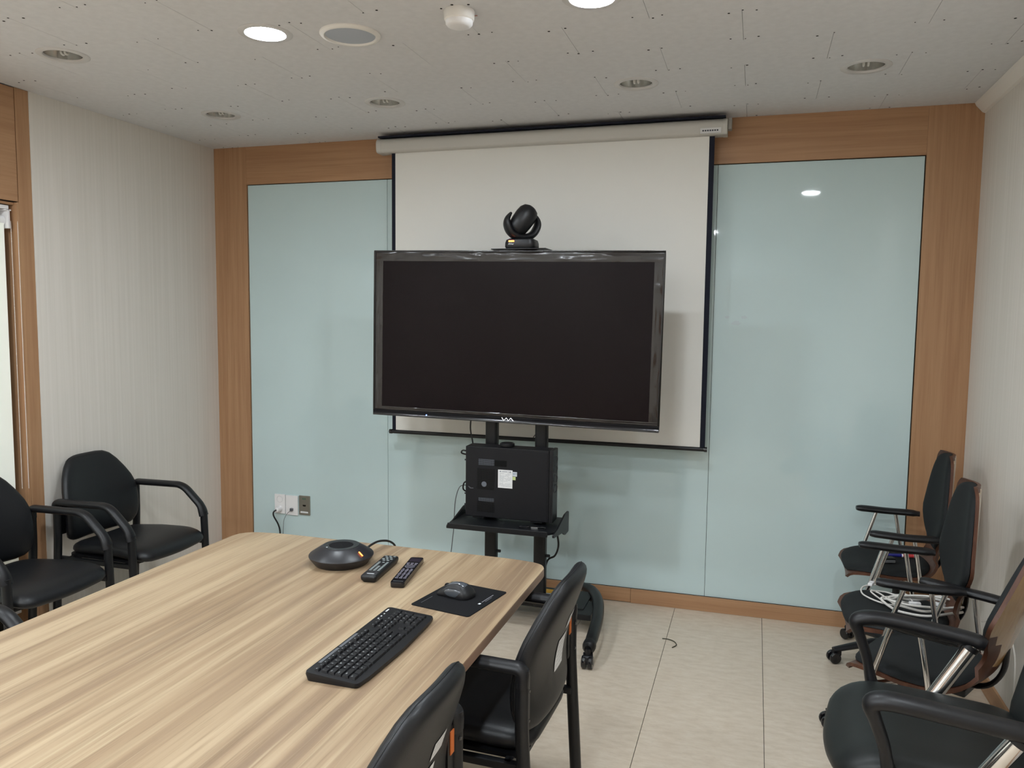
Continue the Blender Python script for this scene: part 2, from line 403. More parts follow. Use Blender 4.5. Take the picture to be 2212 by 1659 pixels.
# roller blind
rb = thing('roller_blind', 'white roller blind pulled down in the window beside the left wall', 'blind', (XL - 0.058, (WY0 + WY1) / 2, 1.98))
L0, L1 = ly0 + 0.05, ly1 - 0.045
B().lathe([(0.024, L0), (0.024, L1)], 20, Rx(-PI / 2)).build('roller_tube', WHITEP, rb)
B().box(0.018, 0.0205, L0 + 0.006, L1 - 0.006, -1.82, 0.0).build('blind_fabric', BLIND, rb, smooth=0)
B().box(0.012, 0.026, L0 + 0.006, L1 - 0.006, -1.845, -1.818).build('bottom_bar', WHITEP, rb, bevel=0.003)
for yy in (L0 - 0.014, L1 + 0.002):
    B().box(-0.03, 0.036, yy, yy + 0.012, -0.035, 0.052).box(-0.03, 0.036, yy - 0.01, yy + 0.02, 0.045, 0.052).build('bracket', WHITEP, rb, bevel=0.002)
B().box(-0.02, 0.03, L0 - 0.014, L1 + 0.014, 0.053, 0.07).build('head_rail', WHITEP, rb, bevel=0.002)
bch = B()
for yy in (L1 + 0.018, L1 + 0.034):
    bch.tube([(0.034 + (0.022 if yy > L1 + .03 else 0), yy, 0.0), (0.034 + (0.022 if yy > L1 + .03 else 0), yy, -1.25)], 0.0009, 5)
    for k in range(180):
        bch.lathe([(0.0006, -0.002), (0.0024, 0.0), (0.0006, 0.002)], 5, Tr(0.034 + (0.022 if yy > L1 + .03 else 0), yy, -0.01 - k * 0.0069))
bch.build('bead_chain', OFFW, rb)
# wall behind the camera with a closed door
wall_front = struct(B().box(XL - 0.1, XR + 0.1, YF - 0.1, YF, 0, H + 0.2).build('wall_front', WALLPAPER, smooth=0), 'wall behind the camera in pale wallpaper')
door = struct(B().box(-0.35, 0.55, YF + 0.001, YF + 0.04, 0.003, 2.08).build('door_1', WOODZ, smooth=0, bevel=0.003), 'beech door in the wall behind the camera')
B().tube(bend([(0.46, YF + 0.04, 1.0), (0.46, YF + 0.085, 1.0), (0.35, YF + 0.085, 1.0)], 0.02), 0.009, 10).build('door_handle', STEEL, door)

# ================================================================== CEILING FITTINGS
def downlight(i, j, x, y):
    on = lit(i, j)
    pos = {0: 'far left', 1: 'inner left', 2: 'inner right', 3: 'far right'}[i]
    names = {(0, 0): 'unlit recessed downlight nearest the far left ceiling corner', (1, 0): 'unlit recessed downlight above the left end of the screen case',
             (2, 0): 'unlit recessed downlight above the right end of the screen case', (3, 0): 'unlit recessed downlight nearest the right wall and far wall',
             (0, 1): 'unlit recessed downlight above the left wall beside the window header', (1, 1): 'lit recessed downlight left of the round ceiling speaker',
             (2, 1): 'lit recessed downlight right of the ceiling detector', (3, 2): 'lit recessed downlight reflected in the right glass panel'}
    rowname = ['first', 'second', 'third', 'fourth', 'fifth', 'sixth'][j]
    lab = names.get((i, j), '%s unseen recessed downlight, %s of the %s row from the far wall' % ('lit' if on else 'unlit', pos, rowname))
    t = thing('downlight', lab, 'ceiling light', (x, y, H), 0, 'recessed ceiling downlights')
    B().lathe([(0.07, 0.001), (0.073, -0.004), (0.09, -0.005), (0.097, -0.0012), (0.097, 0.0), (0.082, 0.0), (0.076, 0.004), (0.07, 0.004), (0.07, 0.001)], 36, cap=False).build('trim_ring', RINGM, t)
    if on:
        B().lathe([(0.072, 0.002), (0.069, 0.02), (0.06, 0.045), (0.0605, 0.047), (0.074, 0.02), (0.077, 0.003)], 32, cap=False).build('reflector', REFLECT, t)
        B().lathe([(0.001, -0.006), (0.03, -0.0055), (0.05, -0.0035), (0.061, 0.0), (0.066, 0.004), (0.066, 0.014), (0.055, 0.018), (0.001, 0.019)], 28, cap=False).build('lamp', LITLAMP, t)
    else:
        B().lathe([(0.071, 0.003), (0.069, 0.03), (0.06, 0.065), (0.045, 0.09), (0.001, 0.1), (0.001, 0.103), (0.05, 0.094), (0.065, 0.067), (0.076, 0.004)], 32, cap=False).build('reflector', REFLECT, t)
        b = B().lathe([(0.018, 0.098), (0.018, 0.045), (0.012, 0.04), (0.012, 0.035)], 16)
        for s in (-1, 1): b.tube(bend([(s * 0.009, 0, 0.037), (s * 0.009, 0.0, 0.006), (s * 0.009, 0.016, 0.006), (s * 0.009, 0.016, 0.037)], 0.008, 4), 0.005, 8)
        b.build('lamp', UNLIT, t)
for j, yy in enumerate(LY):
    for i, xx in enumerate(LX): downlight(i, j, xx, yy)
sp_ = thing('ceiling_speaker', 'round grey ceiling speaker with white rim beside the lit downlight', 'speaker', (-1.447, -1.597, H))
B().lathe([(0.09, -0.004), (0.094, -0.011), (0.104, -0.01), (0.11, -0.004), (0.11, 0.0), (0.09, 0.0), (0.09, -0.004)], 40, cap=False).build('rim', OFFW, sp_)
B().lathe([(0.001, -0.008), (0.05, -0.0075), (0.0905, -0.0045), (0.0905, -0.001), (0.001, -0.001)], 40, cap=False).build('grille', GRILLE, sp_)
sd = thing('smoke_detector', 'white round ceiling detector between the speaker and right lit downlight', 'detector', (-0.985, -1.70, H))
B().lathe([(0.05, 0.0), (0.052, -0.004), (0.05, -0.03), (0.046, -0.034), (0.001, -0.034)], 32, cap=False).build('base', OFFW, sd)
B().lathe([(0.046, -0.033), (0.045, -0.044), (0.04, -0.05), (0.03, -0.054), (0.001, -0.055)], 32, cap=False).build('cap', WHITEP, sd)
B().box(-0.055, 0.045, 0.052, 0.056, -0.002, 0.0).build('mounting_mark', mat('pink_mark', srgb(190, 140, 130), 0.8), sd)

# ================================================================== PROJECTOR SCREEN
ps = thing('projector_screen', 'white pull-down projector screen with black side borders behind the television', 'projector screen', (-1.125, -0.1, 0.88))
zc = 2.512 - 0.88
CM = Matrix(((0, 0, 1, 0), (1, 0, 0, 0), (0, 1, 0, 0), (0, 0, 0, 1)))   # prism axis z -> x, section (y, z)
sec = rpoly([(-0.042, -0.036), (0.045, -0.036), (0.045, 0.042), (-0.03, 0.042), (-0.046, 0.02)], [0.02, 0.008, 0.008, 0.02, 0.02], 5)
B().prism([(a, b + zc) for a, b in sec], -0.925, 0.932, CM).build('case', CASEM, ps)
sec2 = [(a * 1.03, b * 1.03 + zc) for a, b in sec]
B().prism(sec2, -0.955, -0.9245, CM).build('end_cap', CASEM, ps, bevel=0.002)
B().prism(sec2, 0.9315, 0.955, CM).build('end_cap', CASEM, ps, bevel=0.002)
B().box(-0.94, 0.945, -0.05, 0.045, zc + 0.044, zc + 0.052).build('mounting_rail', SCREENB, ps, smooth=0)
B().box(0.956, 0.975, -0.02, 0.03, zc - 0.01, zc + 0.045).build('hanger_bracket', mat('bracket_grey', srgb(150, 146, 140), 0.5), ps, bevel=0.003)
B().box(0.825, 0.925, -0.0475, -0.0435, zc - 0.03, zc - 0.005).build('maker_plate', PAPER, ps)
vs, fs = glyphs('SCREEN', 0.018)
pb = B()
for k in range(7): pb.box(0.835 + k * 0.0115, 0.843 + k * 0.0115, -0.0482, -0.0476, zc - 0.021, zc - 0.014)
pb.build('plate_print', INK, ps, smooth=0)
fz0, fz1 = 0.02, zc - 0.03
B().box(-0.856, 0.868, -0.0008, 0.0008, fz0, fz1).build('fabric', SCREENW, ps, smooth=0)
B().box(-0.878, -0.856, -0.001, 0.001, fz0, fz1).build('side_border', SCREENB, ps, smooth=0)
B().box(0.868, 0.894, -0.001, 0.001, fz0, fz1).build('side_border', SCREENB, ps, smooth=0)
B().lathe([(0.011, -0.885), (0.011, 0.895)], 16, Tr(0, 0, 0.012) @ Ry(PI / 2)).build('bottom_bar', BLKP, ps)
for a, b_ in ((-0.895, -0.88), (0.89, 0.905)): B().lathe([(0.0135, a), (0.0135, b_)], 16, Tr(0, 0, 0.012) @ Ry(PI / 2)).build('bar_cap', BLKG, ps)

# ================================================================== TELEVISION
TW, TH = 1.46, 0.838
tv = thing('television', 'large black flat television with protective film on its edges', 'television', (-1.139, -0.587, 1.465), 0.006, None, 0.013)
def T0(b): return b
B().box(-TW / 2 + 0.003, TW / 2 - 0.003, 0.004, 0.045, -TH / 2 + 0.003, TH / 2 - 0.003).build('rear_housing', BLKP, tv, bevel=0.006)
B().box(-0.5, 0.5, 0.04, 0.062, -0.33, 0.25).build('rear_bulge', BLKP, tv, bevel=0.01)
fr = B(); wq = 0.009
for x0, x1, z0, z1 in ((-TW / 2, TW / 2, TH / 2 - wq, TH / 2), (-TW / 2, TW / 2, -TH / 2, -TH / 2 + 0.03), (-TW / 2, -TW / 2 + wq, -TH / 2 + 0.03, TH / 2 - wq), (TW / 2 - wq, TW / 2, -TH / 2 + 0.03, TH / 2 - wq)):
    fr.box(x0, x1, -0.006, 0.008, z0, z1)
fr.build('bezel', BLKG, tv, bevel=0.0012)
ix0, ix1, iz0, iz1 = -0.681, 0.681, -0.372, 0.366
B().box(-TW / 2 + wq, TW / 2 - wq, -0.001, 0.005, -TH / 2 + 0.03, TH / 2 - wq).build('panel_glass', PANEL, tv, smooth=0)
def film(x0, x1, z0, z1, seed):
    rn = random.Random(seed); b = B()
    horiz = (x1 - x0) > (z1 - z0); nu, nv = (70, 9) if horiz else (9, 44)
    from mathutils import noise
    vs = []
    for i in range(nu + 1):
        for j in range(nv + 1):
            x = x0 + (x1 - x0) * i / nu; z = z0 + (z1 - z0) * j / nv
            q = Vector((x * (5 if horiz else 55) + seed * 7, z * (55 if horiz else 5), seed))
            q2 = Vector((x * 16 + z * 30 + seed, z * 16 - x * 25, seed * 3))
            amp = min(1, min(i, nu - i) / 1.5, min(j, nv - j) / 1.5)
            d = (0.0022 * abs(noise.noise(q)) + 0.0042 * max(0, noise.noise(q2) - 0.12)) * amp
            vs.append((x, -0.0022 - d, z))
    n = nv + 1
    fs = [(i * n + j, (i + 1) * n + j, (i + 1) * n + j + 1, i * n + j + 1) for i in range(nu) for j in range(nv)]
    o = len(vs); vs += [(x0, -0.0012, z0), (x1, -0.0012, z0), (x1, -0.0012, z1), (x0, -0.0012, z1)]; fs.append((o, o + 3, o + 2, o + 1))
    b.add(vs, fs); b.build('protective_film', FILM, tv, smooth=60)
film(-TW / 2 + wq, TW / 2 - wq, iz1, TH / 2 - wq, 1); film(-TW / 2 + wq, TW / 2 - wq, -TH / 2 + 0.031, iz0, 2)
film(-TW / 2 + wq, ix0, iz0, iz1, 3); film(ix1, TW / 2 - wq, iz0, iz1, 4)
lb = B().tube([(-0.033 + 0.0115 * k + (0 if k < 5 else 0.002), -0.0067, -TH / 2 + 0.0185 + (0.0075 if k % 2 == 0 else -0.0065)) for k in range(6)], 0.0022, 4, side=(0, 1, 0), ry=0.0022)
lb.build('brand_mark', mat('logo_white', srgb(238, 238, 245), 0.4, emit=(1, 1, 1, 1), estr=0.3), tv, smooth=0)
B().lathe([(0.0035, 0), (0.003, 0.0015)], 10, Tr(-0.432, -0.006, -TH / 2 + 0.014) @ Rx(PI / 2)).build('power_light', LEDB, tv)

# ================================================================== TELEVISION STAND
SX = -1.139
st = thing('television_stand', 'black wheeled television stand with twin columns and a shelf', 'stand', (SX, -0.46, 0))
for s in (-1, 1):
    x = s * 0.131
    c = B().prism(rrect(0.062, 0.05, 0.014, 4, x, 0), 0.1, 1.72).build('column', BLKM, st)
    B().box(x - 0.02, x + 0.02, -0.062, -0.024, 1.15, 1.75).build('mounting_rail', BLKM, st, bevel=0.003)
    for zz in (0.36, 0.9): B().lathe([(0.008, 0), (0.008, 0.02), (0.004, 0.022)], 10, Tr(x + 0.03, 0, zz) @ Ry(PI / 2)).build('knob', BLKP, c)
for zz in (1.25, 1.6): B().box(-0.45, 0.45, -0.03, 0.03, zz - 0.02, zz + 0.02).build('cross_bar', BLKM, st, bevel=0.003)
B().tube([(-0.29, -0.02, 0.135), (0.29, -0.02, 0.135)], 0.026, 14).build('base_bar', BLKM, st)
B().box(-0.33, 0.36, -0.0, 0.26, 0.085, 0.105).build('base_plate', BLKM, st, bevel=0.004)
ys = thing if False else None
pl = B().box(0.10, 0.165, 0.17, 0.225, 0.1052, 0.1062).build('warning_sticker', YELLOW, st, smooth=0)
B().box(0.10, 0.165, 0.125, 0.165, 0.1052, 0.1062).build('info_sticker', PAPER, st, smooth=0)
for s in (-1, 1):
    path = spline([(s * 0.26, 0.40, 0.085), (s * 0.355, 0.27, 0.10), (s * 0.42, 0.08, 0.115), (s * 0.455, -0.12, 0.115), (s * 0.468, -0.30, 0.10), (s * 0.468, -0.41, 0.08)], 6)
    ft = B().tube(path, 0.032, 14, side=(0, 0, 1), ry=0.028, rs=[0.55 + 0.45 * min(1, 6 * min(i + 0.6, len(path) - 0.4 - i) / len(path)) for i in range(len(path))]).build('foot', BLKM, st)
    B().tube(path[-4:], 0.034, 14, side=(0, 0, 1), ry=0.031, rs=[0.95, 1.0, 0.92, 0.5]).build('foot_cap', BLKP, ft)
    B().box(s * 0.36 - 0.05, s * 0.36 + 0.05, -0.06, 0.14, 0.07, 0.1).build('foot_plate', BLKM, st, bevel=0.004)
    for yy, xx in ((-0.415, 0.470), (0.32, 0.32)):
        ca = B().tube([(s * xx, yy, 0.085), (s * xx, yy, 0.055)], 0.012, 10).prism(rpoly([(-0.03, 0.02), (0.03, 0.03), (0.034, 0.058), (-0.02, 0.06)], 0.01, 3), -0.022, 0.022, Tr(s * xx, yy, 0) @ Rz(PI / 2 * s + 0.2) @ Rx(PI / 2)).build('caster', BLKP, st, bevel=0.002)
        for d in (-0.015, 0.015): B().lathe([(0.001, -0.01), (0.026, -0.01), (0.029, -0.006), (0.029, 0.006), (0.026, 0.01), (0.001, 0.01)], 20, Tr(s * xx, yy - 0.012, 0.029) @ Ry(PI / 2) @ Tr(0, 0, d), cap=False).build('wheel', BLKG, ca)
# shelf
sh = B().prism([(-0.262, -0.285), (0.235, -0.285), (0.262, -0.25), (0.262, 0.03), (-0.262, 0.03)], 0.545, 0.557).build('shelf', BLKM, st, bevel=0.003)
B().box(-0.262, 0.24, -0.29, -0.278, 0.538, 0.566).build('shelf_lip', BLKM, sh, bevel=0.004)
for s in (-1, 1):
    B().prism(rpoly([(-0.2, 0.558), (-0.28, 0.552), (-0.28, 0.535), (-0.1, 0.515), (-0.05, 0.49), (0.03, 0.49), (0.03, 0.595), (-0.05, 0.595)], 0.012, 3), s * 0.262, s * 0.27, CM).build('shelf_bracket', BLKM, sh, smooth=0)
# tray on top of the television
B().box(-0.095, 0.178, -0.155, 0.06, 1.887, 1.892).build('camera_tray', BLKM, st, bevel=0.002)
B().box(-0.02, 0.1, -0.012, 0.0, 1.7, 1.886).build('tray_arm', BLKM, st, bevel=0.002)

# ================================================================== CONFERENCE CAMERA
pc_ = thing('conference_camera', 'black pan and tilt conference camera on top of the television', 'camera', (-1.098, -0.545, 1.8922))
M1 = rrect(0.152, 0.12, 0.035, 6)
bs = B(); n = len(M1)
lv = [(0.92, 0.0), (1.0, 0.01), (0.99, 0.028), (0.93, 0.042), (0.78, 0.048)]
vs = [(x * k, y * k, z) for k, z in lv for x, y in M1]
fs = [(i * n + j, i * n + (j + 1) % n, (i + 1) * n + (j + 1) % n, (i + 1) * n + j) for i in range(len(lv) - 1) for j in range(n)] + [tuple(reversed(range(n))), tuple(range((len(lv) - 1) * n, len(lv) * n))]
bs.add(vs, fs); bs.build('base', BLKP, pc_)
B().lathe([(0.036, 0.046), (0.03, 0.056), (0.03, 0.06)], 24).build('turntable', BLKP, pc_)
yk = spline([(-0.058, 0, 0.172), (-0.076, 0, 0.145), (-0.078, 0, 0.115), (-0.062, 0, 0.082), (-0.035, 0, 0.062), (0, 0, 0.056), (0.035, 0, 0.062), (0.062, 0, 0.082), (0.078, 0, 0.115), (0.076, 0, 0.145), (0.058, 0, 0.172)], 5)
m_ = len(yk) - 1
B().tube(yk, 0.03, 16, side=(0, 1, 0), ry=0.015, rs=[0.25 + 0.95 * math.sin(PI * min(1, abs(i / m_ - 0.5) * 0 + min(i, m_ - i) / m_ * 3.2 + 0.08) * 0.5) for i in range(m_ + 1)], M=Rz(0.65)).build('yoke', BLKP, pc_)
ax = Vector((0.52, 0.25, 0.8)).normalized(); q = Vector((0, 0, 1)).rotation_difference(ax).to_matrix().to_4x4()
B().lathe([(0.001, -0.072), (0.02, -0.07), (0.036, -0.06), (0.043, -0.045), (0.046, -0.01), (0.047, 0.02), (0.044, 0.045), (0.034, 0.063), (0.018, 0.072), (0.001, 0.074)], 28, Tr(0.002, 0, 0.138) @ q @ Matrix.Diagonal((1.12, 1.12, 1.08, 1)), cap=False).build('camera_head', BLKP, pc_)
B().lathe([(0.02, 0), (0.02, 0.006), (0.001, 0.006)], 20, Tr(0.002, 0, 0.135) @ q @ Tr(0, 0, -0.073) @ Rx(PI), cap=False).build('lens', BLKG, pc_)
B().box(-0.05, -0.022, -0.0612, -0.058, 0.031, 0.038).build('status_light', LEDR, pc_, bevel=0.001)
vs, fs = glyphs('AVer', 0.013)
B().add(vs, fs, Tr(-0.037, -0.0606, 0.021) @ Rx(PI / 2)).build('maker_name', LEGEND, pc_, smooth=0)

# ================================================================== DESKTOP COMPUTER
pc = thing('desktop_computer', 'slim black desktop computer standing on the television stand shelf', 'computer', (-1.139, -0.575, 0.567))
B().box(-0.215, 0.212, -0.048, 0.05, 0.008, 0.36).build('case', BLKPC, pc, bevel=0.004)
B().box(-0.213, 0.205, -0.0505, -0.0482, 0.012, 0.348).build('side_panel', BLKPC, pc, bevel=0.001)
B().box(0.212, 0.232, -0.046, 0.05, 0.006, 0.362).build('front_bezel', BLKP, pc, bevel=0.004)
for k in range(4): B().lathe([(0.026, 0), (0.03, 0.004), (0.034, 0)], 20, Tr(0.2318, 0.0, 0.31 - k * 0.047) @ Ry(PI / 2) @ Matrix.Diagonal((0.66, 1.15, 1, 1)), cap=False).build('fan_ring', mat('bezel_grey', srgb(44, 46, 50), 0.35), pc)
for s in (-0.15, 0.15): B().box(s - 0.03, s + 0.03, -0.04, 0.04, -0.0005, 0.009).build('rubber_foot', BLKP, pc, bevel=0.002)
def vent(x0, x1, z0, z1, m):
    v = B().box(x0, x1, -0.0512, -0.0502, z0, z1).build('vent', MESHG, pc, smooth=0)
    g = B(); k = x0 + 0.003
    while k < x1 - 0.001: g.box(k, k + 0.0011, -0.0518, -0.0511, z0 + .001, z1 - .001); k += 0.0045
    k = z0 + 0.003
    while k < z1 - 0.001: g.box(x0 + .001, x1 - .001, -0.0518, -0.0511, k, k + 0.0011); k += 0.0045
    g.build('mesh_grid', m, v, smooth=0)
vent(-0.147, -0.062, 0.268, 0.302, MESHL); vent(-0.061, 0.0, 0.268, 0.298, MESHG)
vent(-0.152, -0.062, 0.148, 0.252, BLKP); vent(-0.146, -0.062, 0.088, 0.108, MESHL); vent(-0.152, -0.062, 0.036, 0.084, BLKP)
B().lathe([(0.014, 0), (0.013, 0.001)], 16, Tr(-0.116, -0.0512, 0.175) @ Rx(PI / 2)).build('fan_hub', MESHL, pc)
B().prism(rpoly([(-0.197, 0.16), (-0.185, 0.152), (-0.172, 0.153), (-0.172, 0.149), (-0.188, 0.148), (-0.2, 0.158)], 0.001, 2), 0.0505, 0.0512, Rx(PI / 2)).build('panel_latch', GREYP, pc, smooth=0)
lab = B().box(-0.044, 0.03, -0.0512, -0.0502, 0.163, 0.253).build('paper_label', PAPER, pc, smooth=0)
g = B(); rn = random.Random(4)
g.box(-0.036, -0.028, -0.0516, -0.0511, 0.242, 0.247); g.box(-0.024, 0.004, -0.0516, -0.0511, 0.2425, 0.2455); g.box(0.008, 0.012, -0.0516, -0.0511, 0.242, 0.246); g.box(0.015, 0.022, -0.0516, -0.0511, 0.24, 0.247)
for k in range(11):
    x = -0.036
    while x < 0.02:
        w = rn.uniform(0.004, 0.014); x1 = min(0.024, x + w)
        if rn.random() < 0.72: g.box(x, x1, -0.0516, -0.0511, 0.234 - k * 0.0062, 0.2352 - k * 0.0062)
        x += w + 0.002
g.build('label_print', mat('light_ink', srgb(140, 142, 150), 0.8), lab, smooth=0)
s1 = B().box(0.031, 0.053, -0.0514, -0.0503, 0.224, 0.246).build('badge_sticker', mat('badge_silver', srgb(196, 200, 205), 0.3), pc, smooth=0)
vs, fs = glyphs('W7', 0.013); B().add(vs, fs, Tr(0.0415, -0.0519, 0.236) @ Rx(PI / 2)).build('badge_print', mat('badge_ink', srgb(30, 80, 130), 0.5), s1, smooth=0)
B().box(0.031, 0.046, -0.0514, -0.0503, 0.206, 0.222).build('green_sticker', mat('sticker_green', srgb(196, 206, 140), 0.6), pc, smooth=0)
for z in (0.33, 0.285, 0.115, 0.06): B().lathe([(0.004, 0), (0.004, 0.014)], 8, Tr(-0.215, -0.02, z) @ Ry(-PI / 2)).build('rear_plug', BLKP, pc)
# round disc on the computer
dk = thing('puck', 'flat round black puck lying on top of the desktop computer', 'puck', (-1.155, -0.57, 0.9285))
B().lathe([(0.034, 0), (0.037, 0.003), (0.037, 0.013), (0.034, 0.016), (0.001, 0.016)], 28, cap=False).lathe([(0.034, 0), (0.001, 0)], 28, cap=False).build('body', BLKP, dk)
B().lathe([(0.03, 0.0155), (0.028, 0.0175), (0.001, 0.0175)], 28, cap=False).build('top_plate', BLKSOFT, dk)
# glasses-like black clip on the shelf
gl = thing('usb_adapter', 'small shiny black adapter lying on the stand shelf', 'adapter', (-1.0, -0.68, 0.5575), 0.1)
B().prism(rrect(0.05, 0.016, 0.005), 0, 0.009, Tr(-0.03, 0, 0)).build('body', BLKG, gl, bevel=0.002)
B().prism(rrect(0.035, 0.013, 0.003), 0, 0.007, Tr(0.02, 0, 0)).build('plug', CHROME, gl, bevel=0.001)
B().tube(spline([(0.037, 0, 0.004), (0.06, 0.01, 0.004), (0.075, 0.0, 0.004), (0.07, -0.02, 0.004)], 5), 0.0025, 6).build('cord', BCABLE, gl)
# cables of the stand
def cable(name, label, pts, r, m, n=8, seg=8):
    P = spline(pts, seg); o = Vector(P[-1])
    b = B().tube([tuple(Vector(p) - o) for p in P], r, n).build(name, m); b.location = o
    return tag(b, label, 'cable')
cable('power_cable', 'black cable looping from under the stand shelf to the right column', [(-0.945, -0.50, 0.545), (-0.932, -0.45, 0.50), (-0.918, -0.44, 0.42), (-0.935, -0.44, 0.36), (-0.98, -0.425, 0.32), (-1.0, -0.43, 0.2), (-1.0, -0.41, 0.11)], 0.005, BCABLE)
cable('video_cable', 'black cable hanging from the television behind the computer', [(-1.39, -0.44, 1.07), (-1.40, -0.43, 0.99), (-1.39, -0.43, 0.93), (-1.36, -0.47, 0.88), (-1.3, -0.48, 0.80), (-1.3, -0.48, 0.56)], 0.004, BCABLE)
cable('network_cable', 'thin grey cable hanging from the computer rear down to the floor', [(-1.37, -0.58, 0.72), (-1.41, -0.56, 0.70), (-1.44, -0.54, 0.62), (-1.455, -0.52, 0.48), (-1.475, -0.5, 0.36), (-1.50, -0.48, 0.2), (-1.5, -0.45, 0.003)], 0.0022, GREYP)
cable('monitor_lead', 'black lead curling out of the computer rear, upper left', [(-1.354, -0.59, 0.895), (-1.385, -0.58, 0.895), (-1.392, -0.575, 0.88), (-1.36, -0.56, 0.87), (-1.355, -0.56, 0.868)], 0.004, BCABLE)
cable('keyboard_lead', 'black lead curving out of the computer rear, lower left', [(-1.354, -0.59, 0.745), (-1.376, -0.585, 0.73), (-1.382, -0.58, 0.70), (-1.37, -0.57, 0.685), (-1.355, -0.57, 0.683)], 0.004, BCABLE)
cable('antenna_lead', 'thin black lead looping beside the right column below the television', [(-1.02, -0.43, 0.99), (-1.045, -0.44, 0.975), (-1.055, -0.45, 0.955), (-1.03, -0.46, 0.945), (-1.015, -0.455, 0.94)], 0.002, BCABLE)

# ================================================================== WALL PLATES
def plate(name, label, x0, x1, z0, z1, m): 
    t = thing(name, label, 'wall socket', ((x0 + x1) / 2, 0.0028, (z0 + z1) / 2))
    w, h = x1 - x0, z1 - z0
    B().box(-w / 2, w / 2, -0.009, 0.0, -h / 2, h / 2).build('plate', m, t, bevel=0.0025)
    return t, w, h
t, w, h = plate('power_outlet', 'white double power outlet with one plug in it on the glass wall', -2.867, -2.791, 0.312, 0.435, WHITEP)
for zz, full in ((0.03, False),):
    B().lathe([(0.021, 0.0), (0.0195, 0.0015), (0.0185, -0.0035), (0.001, -0.0035)], 24, Tr(0, -0.009, zz) @ Rx(PI / 2), cap=False).build('socket_ring', mat('socket_shadow', srgb(196, 194, 196), 0.5), t)
    for s in (-1, 1): B().lathe([(0.0024, 0), (0.0024, 0.001)], 8, Tr(s * 0.0095, -0.0068, zz) @ Rx(PI / 2)).build('socket_hole', DARK, t)
pg = thing('power_plug', 'white plug with black cord pushed into the wall outlet', 'plug', (-2.829, -0.0063, 0.343))
B().lathe([(0.019, 0), (0.019, 0.012), (0.016, 0.02), (0.014, 0.036), (0.009, 0.04), (0.001, 0.04)], 20, Rx(PI / 2) , cap=False).build('plug_body', WHITEP, pg)
B().tube(spline([(0, -0.038, 0.0), (-0.012, -0.05, -0.012), (-0.014, -0.045, -0.04), (0.005, -0.03, -0.09), (0.012, -0.02, -0.14), (0.01, -0.02, -0.22), (0.01, -0.02, -0.34)], 6), 0.0048, 8).build('cord', BCABLE, pg)
t2, w, h = plate('data_outlet', 'white data outlet plate between the power outlet and steel plate', -2.787, -2.70, 0.308, 0.433, WHITEP)
B().box(-0.006, 0.012, -0.024, -0.009, -0.035, -0.017).build('connector', GREYP, t2, bevel=0.002)
B().tube(spline([(0.0, -0.022, -0.03), (-0.02, -0.03, -0.05), (-0.045, -0.025, -0.09), (-0.055, -0.02, -0.14), (-0.058, -0.02, -0.3)], 5), 0.0016, 6).build('thin_wire', GREYP, t2)
t3, w, h = plate('steel_socket_plate', 'brushed steel connector plate with green print on the glass wall', -2.692, -2.614, 0.316, 0.438, STEEL)
g = B()
for k in range(3): g.box(-0.014 + k * 0.009, -0.007 + k * 0.009, -0.0096, -0.009, 0.038, 0.04).box(-0.014 + k * 0.009, -0.007 + k * 0.009, -0.0096, -0.009, 0.044, 0.046).box(-0.0115 + k * 0.009, -0.0095 + k * 0.009, -0.0096, -0.009, 0.038, 0.046)
g.build('green_print', GREENINK, t3, smooth=0)
B().prism(rpoly([(-0.012, 0.004), (0.012, 0.004), (0.009, -0.006), (-0.009, -0.006)], 0.003, 3), 0.0088, 0.0098, Rx(PI / 2)).build('connector_port', DARK, t3, smooth=0)
B().box(-0.027, 0.026, -0.0096, -0.009, -0.048, -0.038).build('label_strip', PAPER, t3, smooth=0)

# ================================================================== CONFERENCE TABLE
TZ = 0.72
tb = thing('conference_table', 'long conference table with pale ash top and rounded corners', 'table', (-1.277, -2.9, 0))
tx0, tx1, tyn, tyf = -1.893 + 1.277, -0.66 + 1.277, -1.2, 1.236
out = rpoly([(tx0, tyn), (tx1, tyn), (tx1 + 0.004, tyf - 0.02), (tx1 - 0.12, tyf + 0.005), (tx0 + 0.14, tyf + 0.018), (tx0, tyf - 0.01)], [0.16, 0.16, 0.17, 0.1, 0.1, 0.17], 9)
B().prism([(x * 0.9985, y * 0.9985) for x, y in out], TZ - 0.001, TZ).build('tabletop', TABLEM, tb, smooth=0)
B().prism(out, TZ - 0.03, TZ - 0.0012).build('edge_band', TEDGE, tb, smooth=30, bevel=0.003)
for yy in (0.75, -0.75):
    B().box(-0.2, 0.2, yy - 0.025, yy + 0.025, 0.04, TZ - 0.03).build('leg_panel', BLKM, tb, bevel=0.006)
    B().box(-0.3, 0.3, yy - 0.05, yy + 0.05, 0.0, 0.045).build('leg_foot', BLKM, tb, bevel=0.01)
B().box(-0.02, 0.02, -0.73, 0.73, 0.3, TZ - 0.031).build('modesty_panel', BLKM, tb, bevel=0.003)

